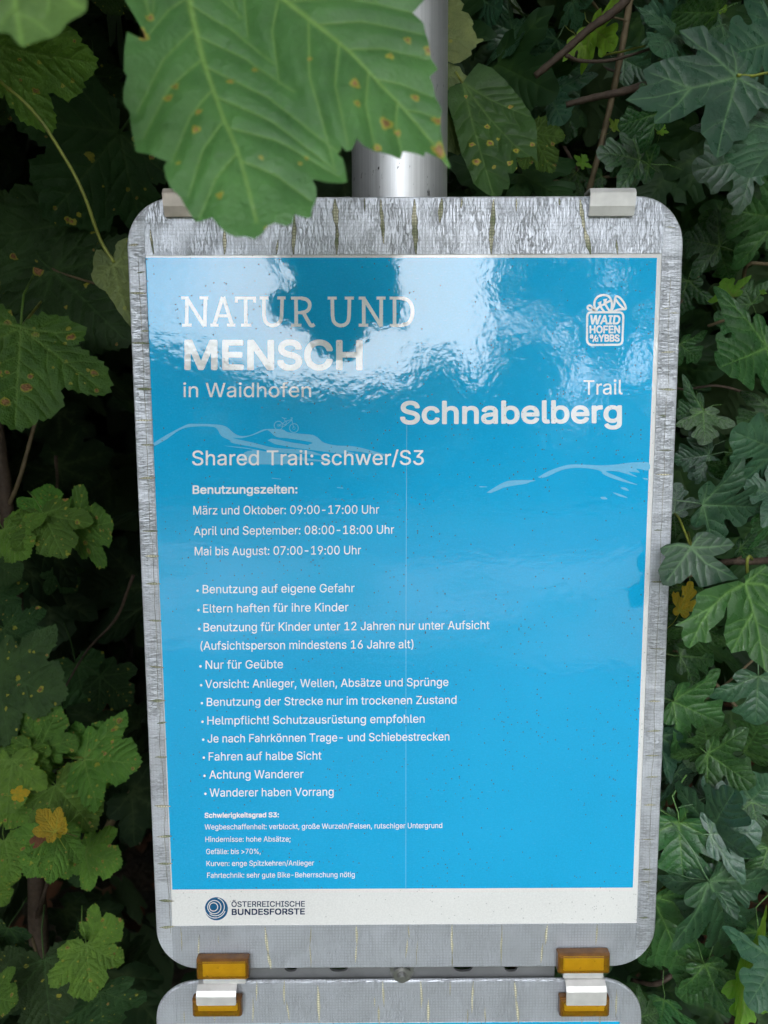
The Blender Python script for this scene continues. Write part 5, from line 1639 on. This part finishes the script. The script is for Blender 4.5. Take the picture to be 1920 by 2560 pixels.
def in_view(n, y0, y1, px0, px1, py0, py1, rg, power=1.0):
    out = []
    for _ in range(n):
        Y = y0 + (y1 - y0) * rg.random() ** power
        p = at(rg.uniform(px0, px1), rg.uniform(py0, py1), Y)
        if p.z > 0.02:
            out.append(np.array(p))
    return out


def midleaf(me):
    at_ = np.zeros(len(me.vertices), np.float32)
    me.attributes['vein'].data.foreach_get('value', at_)
    return np.array([v.co[:] for v in me.vertices]), [tuple(p.vertices) for p in me.polygons], at_


NS = [midleaf(sycamore(s, 0.13, stalk=False, teeth=0.12)) for s in (51, 52, 53)]
NM = [midleaf(maple(s, 0.13, stalk=False)) for s in (61, 62, 63, 64)]
LS = [lowleaf('s', i) for i in range(4)]
LM = [lowleaf('m', i) for i in range(4)]
STUFF_M = leaf_mat('undergrowth_leaf_shaded', (0.015, 0.052, 0.014), (0.04, 0.09, 0.02), (0.045, 0.08, 0.03), 0.0, rough=0.55, spec=0.3, trans=0.2)  # maple green darkened so the shade of the gaps is in the colour
STUFF_S = leaf_mat('shade_leaf', (0.014, 0.034, 0.014), (0.05, 0.08, 0.03), (0.04, 0.07, 0.03), 0.0, rough=0.6, spec=0.2, trans=0.15)  # sycamore green with the deep shade built into its colour
rg = np.random.default_rng(5)
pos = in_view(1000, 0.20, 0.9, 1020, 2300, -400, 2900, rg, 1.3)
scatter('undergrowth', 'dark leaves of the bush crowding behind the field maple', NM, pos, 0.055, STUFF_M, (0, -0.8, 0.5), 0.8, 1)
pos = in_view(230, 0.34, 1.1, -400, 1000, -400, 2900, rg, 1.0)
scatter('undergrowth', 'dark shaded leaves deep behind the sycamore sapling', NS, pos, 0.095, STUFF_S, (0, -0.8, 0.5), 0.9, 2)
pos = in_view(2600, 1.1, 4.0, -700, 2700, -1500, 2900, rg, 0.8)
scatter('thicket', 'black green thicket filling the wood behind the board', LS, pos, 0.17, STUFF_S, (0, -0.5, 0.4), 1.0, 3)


def card(seed):
    V = np.array([(0, 0, 0), (0.32, 0.38, 0.05), (0.22, 0.8, 0.0), (0, 1.05, -0.06), (-0.25, 0.75, 0.0), (-0.33, 0.35, 0.05)], float)
    return V, [(0, 1, 2, 3), (0, 3, 4, 5)]


CARD = [card(0)]
WOODM = simple('wood_foliage', (0.020, 0.042, 0.014), 0.7, 0, 0.35, 3)


def box_pos(n, lo, hi, rg):
    return list(rg.uniform(lo, hi, (n, 3)))


# unseen roof of boughs over the sign, shaped to limit the sky light
pos = box_pos(19000, (-9, -2.0, 2.35), (9, 9, 5.0), rg)
pos = [p for p in pos if not (p[2] < 2.50 + 0.25 * math.sin(3 * p[0]) + 0.15 * math.sin(5 * p[1]))]
scatter('canopy', 'unseen leafy boughs over the board, shaped to hold back sky light', CARD, pos, 0.40, WOODM, (0, 0, -1), 0.7, 4)
pos = box_pos(1900, (-1.7, -1.5, 1.0), (-0.52, 0.25, 2.4), rg)  # out-of-frame foliage added to darken the leaves on the left
pos = [p for p in pos if p[0] < -0.50 - 0.42 * max(0, -p[1] - 0.3)]
pos += box_pos(700, (-0.9, -0.75, 1.86), (-0.16, 0.30, 2.3), rg)
scatter('shading_foliage', 'unseen sycamore foliage added left of and above the board for shade', LS, pos, 0.11, STUFF_S, (0, -0.3, 0.6), 0.8, 8)
# the wood behind and beside
pos = box_pos(11000, (-9, 3.8, 0.0), (9, 7.0, 5.0), rg)
pos += box_pos(4500, (-7, -1.5, 0.0), (-2.2, 5, 4.0), rg) + box_pos(4500, (2.4, -1.5, 0.0), (7, 5, 4.0), rg)
scatter('woodland', 'dense dark wood standing round the board', CARD, pos, 0.50, WOODM, None, 1, 5)


# hedge and trees across the clearing behind the photographer, mirrored in the glossy poster
def skyline(az):
    """height of the trees above the horizon, in degrees, by bearing from straight back (right positive)"""
    base = np.interp(az, [-180, -75, -52, -42, -30, -18, -13, -11, -4, 2.5, 4.0, 5.2, 6.4, 8.4, 9.2, 11, 22, 60, 180],
                     [42, 42, 32, 16, 8, 5.4, 4.8, 2.6, 2.0, 2.3, 5.0, 5.2, 3.0, 2.8, 16, 26, 32, 36, 40])
    return base


pos, edge_pos = [], []
for _ in range(26000):
    az = rg.uniform(-100, 100)
    d = rg.uniform(13, 17)
    fine = rg.random() < 0.55
    top = skyline(az + (rg.normal() * 0.4 if fine else 0))
    if fine:
        el = top - abs(rg.normal()) * 0.9 + 0.2
    else:
        el = min(rg.uniform(-6, top), min(skyline(az - 1.2), top, skyline(az + 1.2)) - 1.3)
    z = CAM.z + d * math.tan(R(el))
    if z < 0.05:
        continue
    (edge_pos if fine else pos).append(np.array((CAM.x + d * math.sin(R(az)), CAM.y - d * math.cos(R(az)), z)))
scatter('woodland', 'outermost twigs and leaves along the top of the far hedge', CARD, edge_pos, 0.26, WOODM, None, 1, 9)
scatter('woodland', 'hedge and trees on the far side of the clearing', CARD, pos, 0.72, WOODM, None, 1, 6)

# ------------------------------------------------------------------ ground
t = NT('forest_soil')
c = t.mix(t.ramp(t.noise(6, 6), 0.35, 0.65), (0.020, 0.014, 0.009), (0.060, 0.042, 0.024))
c = t.mix(t.ramp(t.noise(0.35, 4), 0.45, 0.6), c, (0.028, 0.048, 0.016))
t.put(t.b.inputs['Base Color'], c)
t.b.inputs['Roughness'].default_value = 0.9
t.l(t.bump(t.noise(25, 5), 0.02), t.b.inputs['Normal'])
S = 600
g = link('ground', mesh('ground', [(-S, -S, 0), (S, -S, 0), (S, S, 0), (-S, S, 0)], [(0, 1, 2, 3)]), t.m)
g['kind'] = 'structure'
t = NT('pale_gravel')
c = t.mix(t.ramp(t.noise(40, 5), 0.35, 0.65), (0.13, 0.125, 0.11), (0.24, 0.23, 0.21))
t.put(t.b.inputs['Base Color'], t.mix(t.ramp(t.noise(0.9, 5), 0.42, 0.62), c, (0.05, 0.075, 0.03)))
t.b.inputs['Roughness'].default_value = 0.9
t.l(t.bump(t.noise(90, 3), 0.01), t.b.inputs['Normal'])
near = [(x, -4.4 + 0.35 * math.sin(1.1 * x) + 0.12 * math.sin(3.7 * x), 0.004) for x in np.linspace(-14, 14, 60)]
far = [(x, -8.2 + 0.5 * math.sin(0.8 * x + 1) + 0.15 * math.sin(3.1 * x), 0.004) for x in np.linspace(-14, 14, 60)]
pth = link('path', mesh('path', near + far, [(i + 1, i, 60 + i, 61 + i) for i in range(59)]), t.m)  # unseen path, added for the pale haze it mirrors in the poster
pth['kind'] = 'structure'
pos = [np.array((x, y, 0.015 + 0.03 * rg.random())) for x, y in zip(rg.uniform(-2.2, 2.2, 700), rg.uniform(0.5, 3.6, 700))]
scatter('leaf_litter', 'brown fallen leaves lying on the dark forest floor', LS, pos, 0.085, LITTER, (0, -0.3, 1), 0.4, 7)
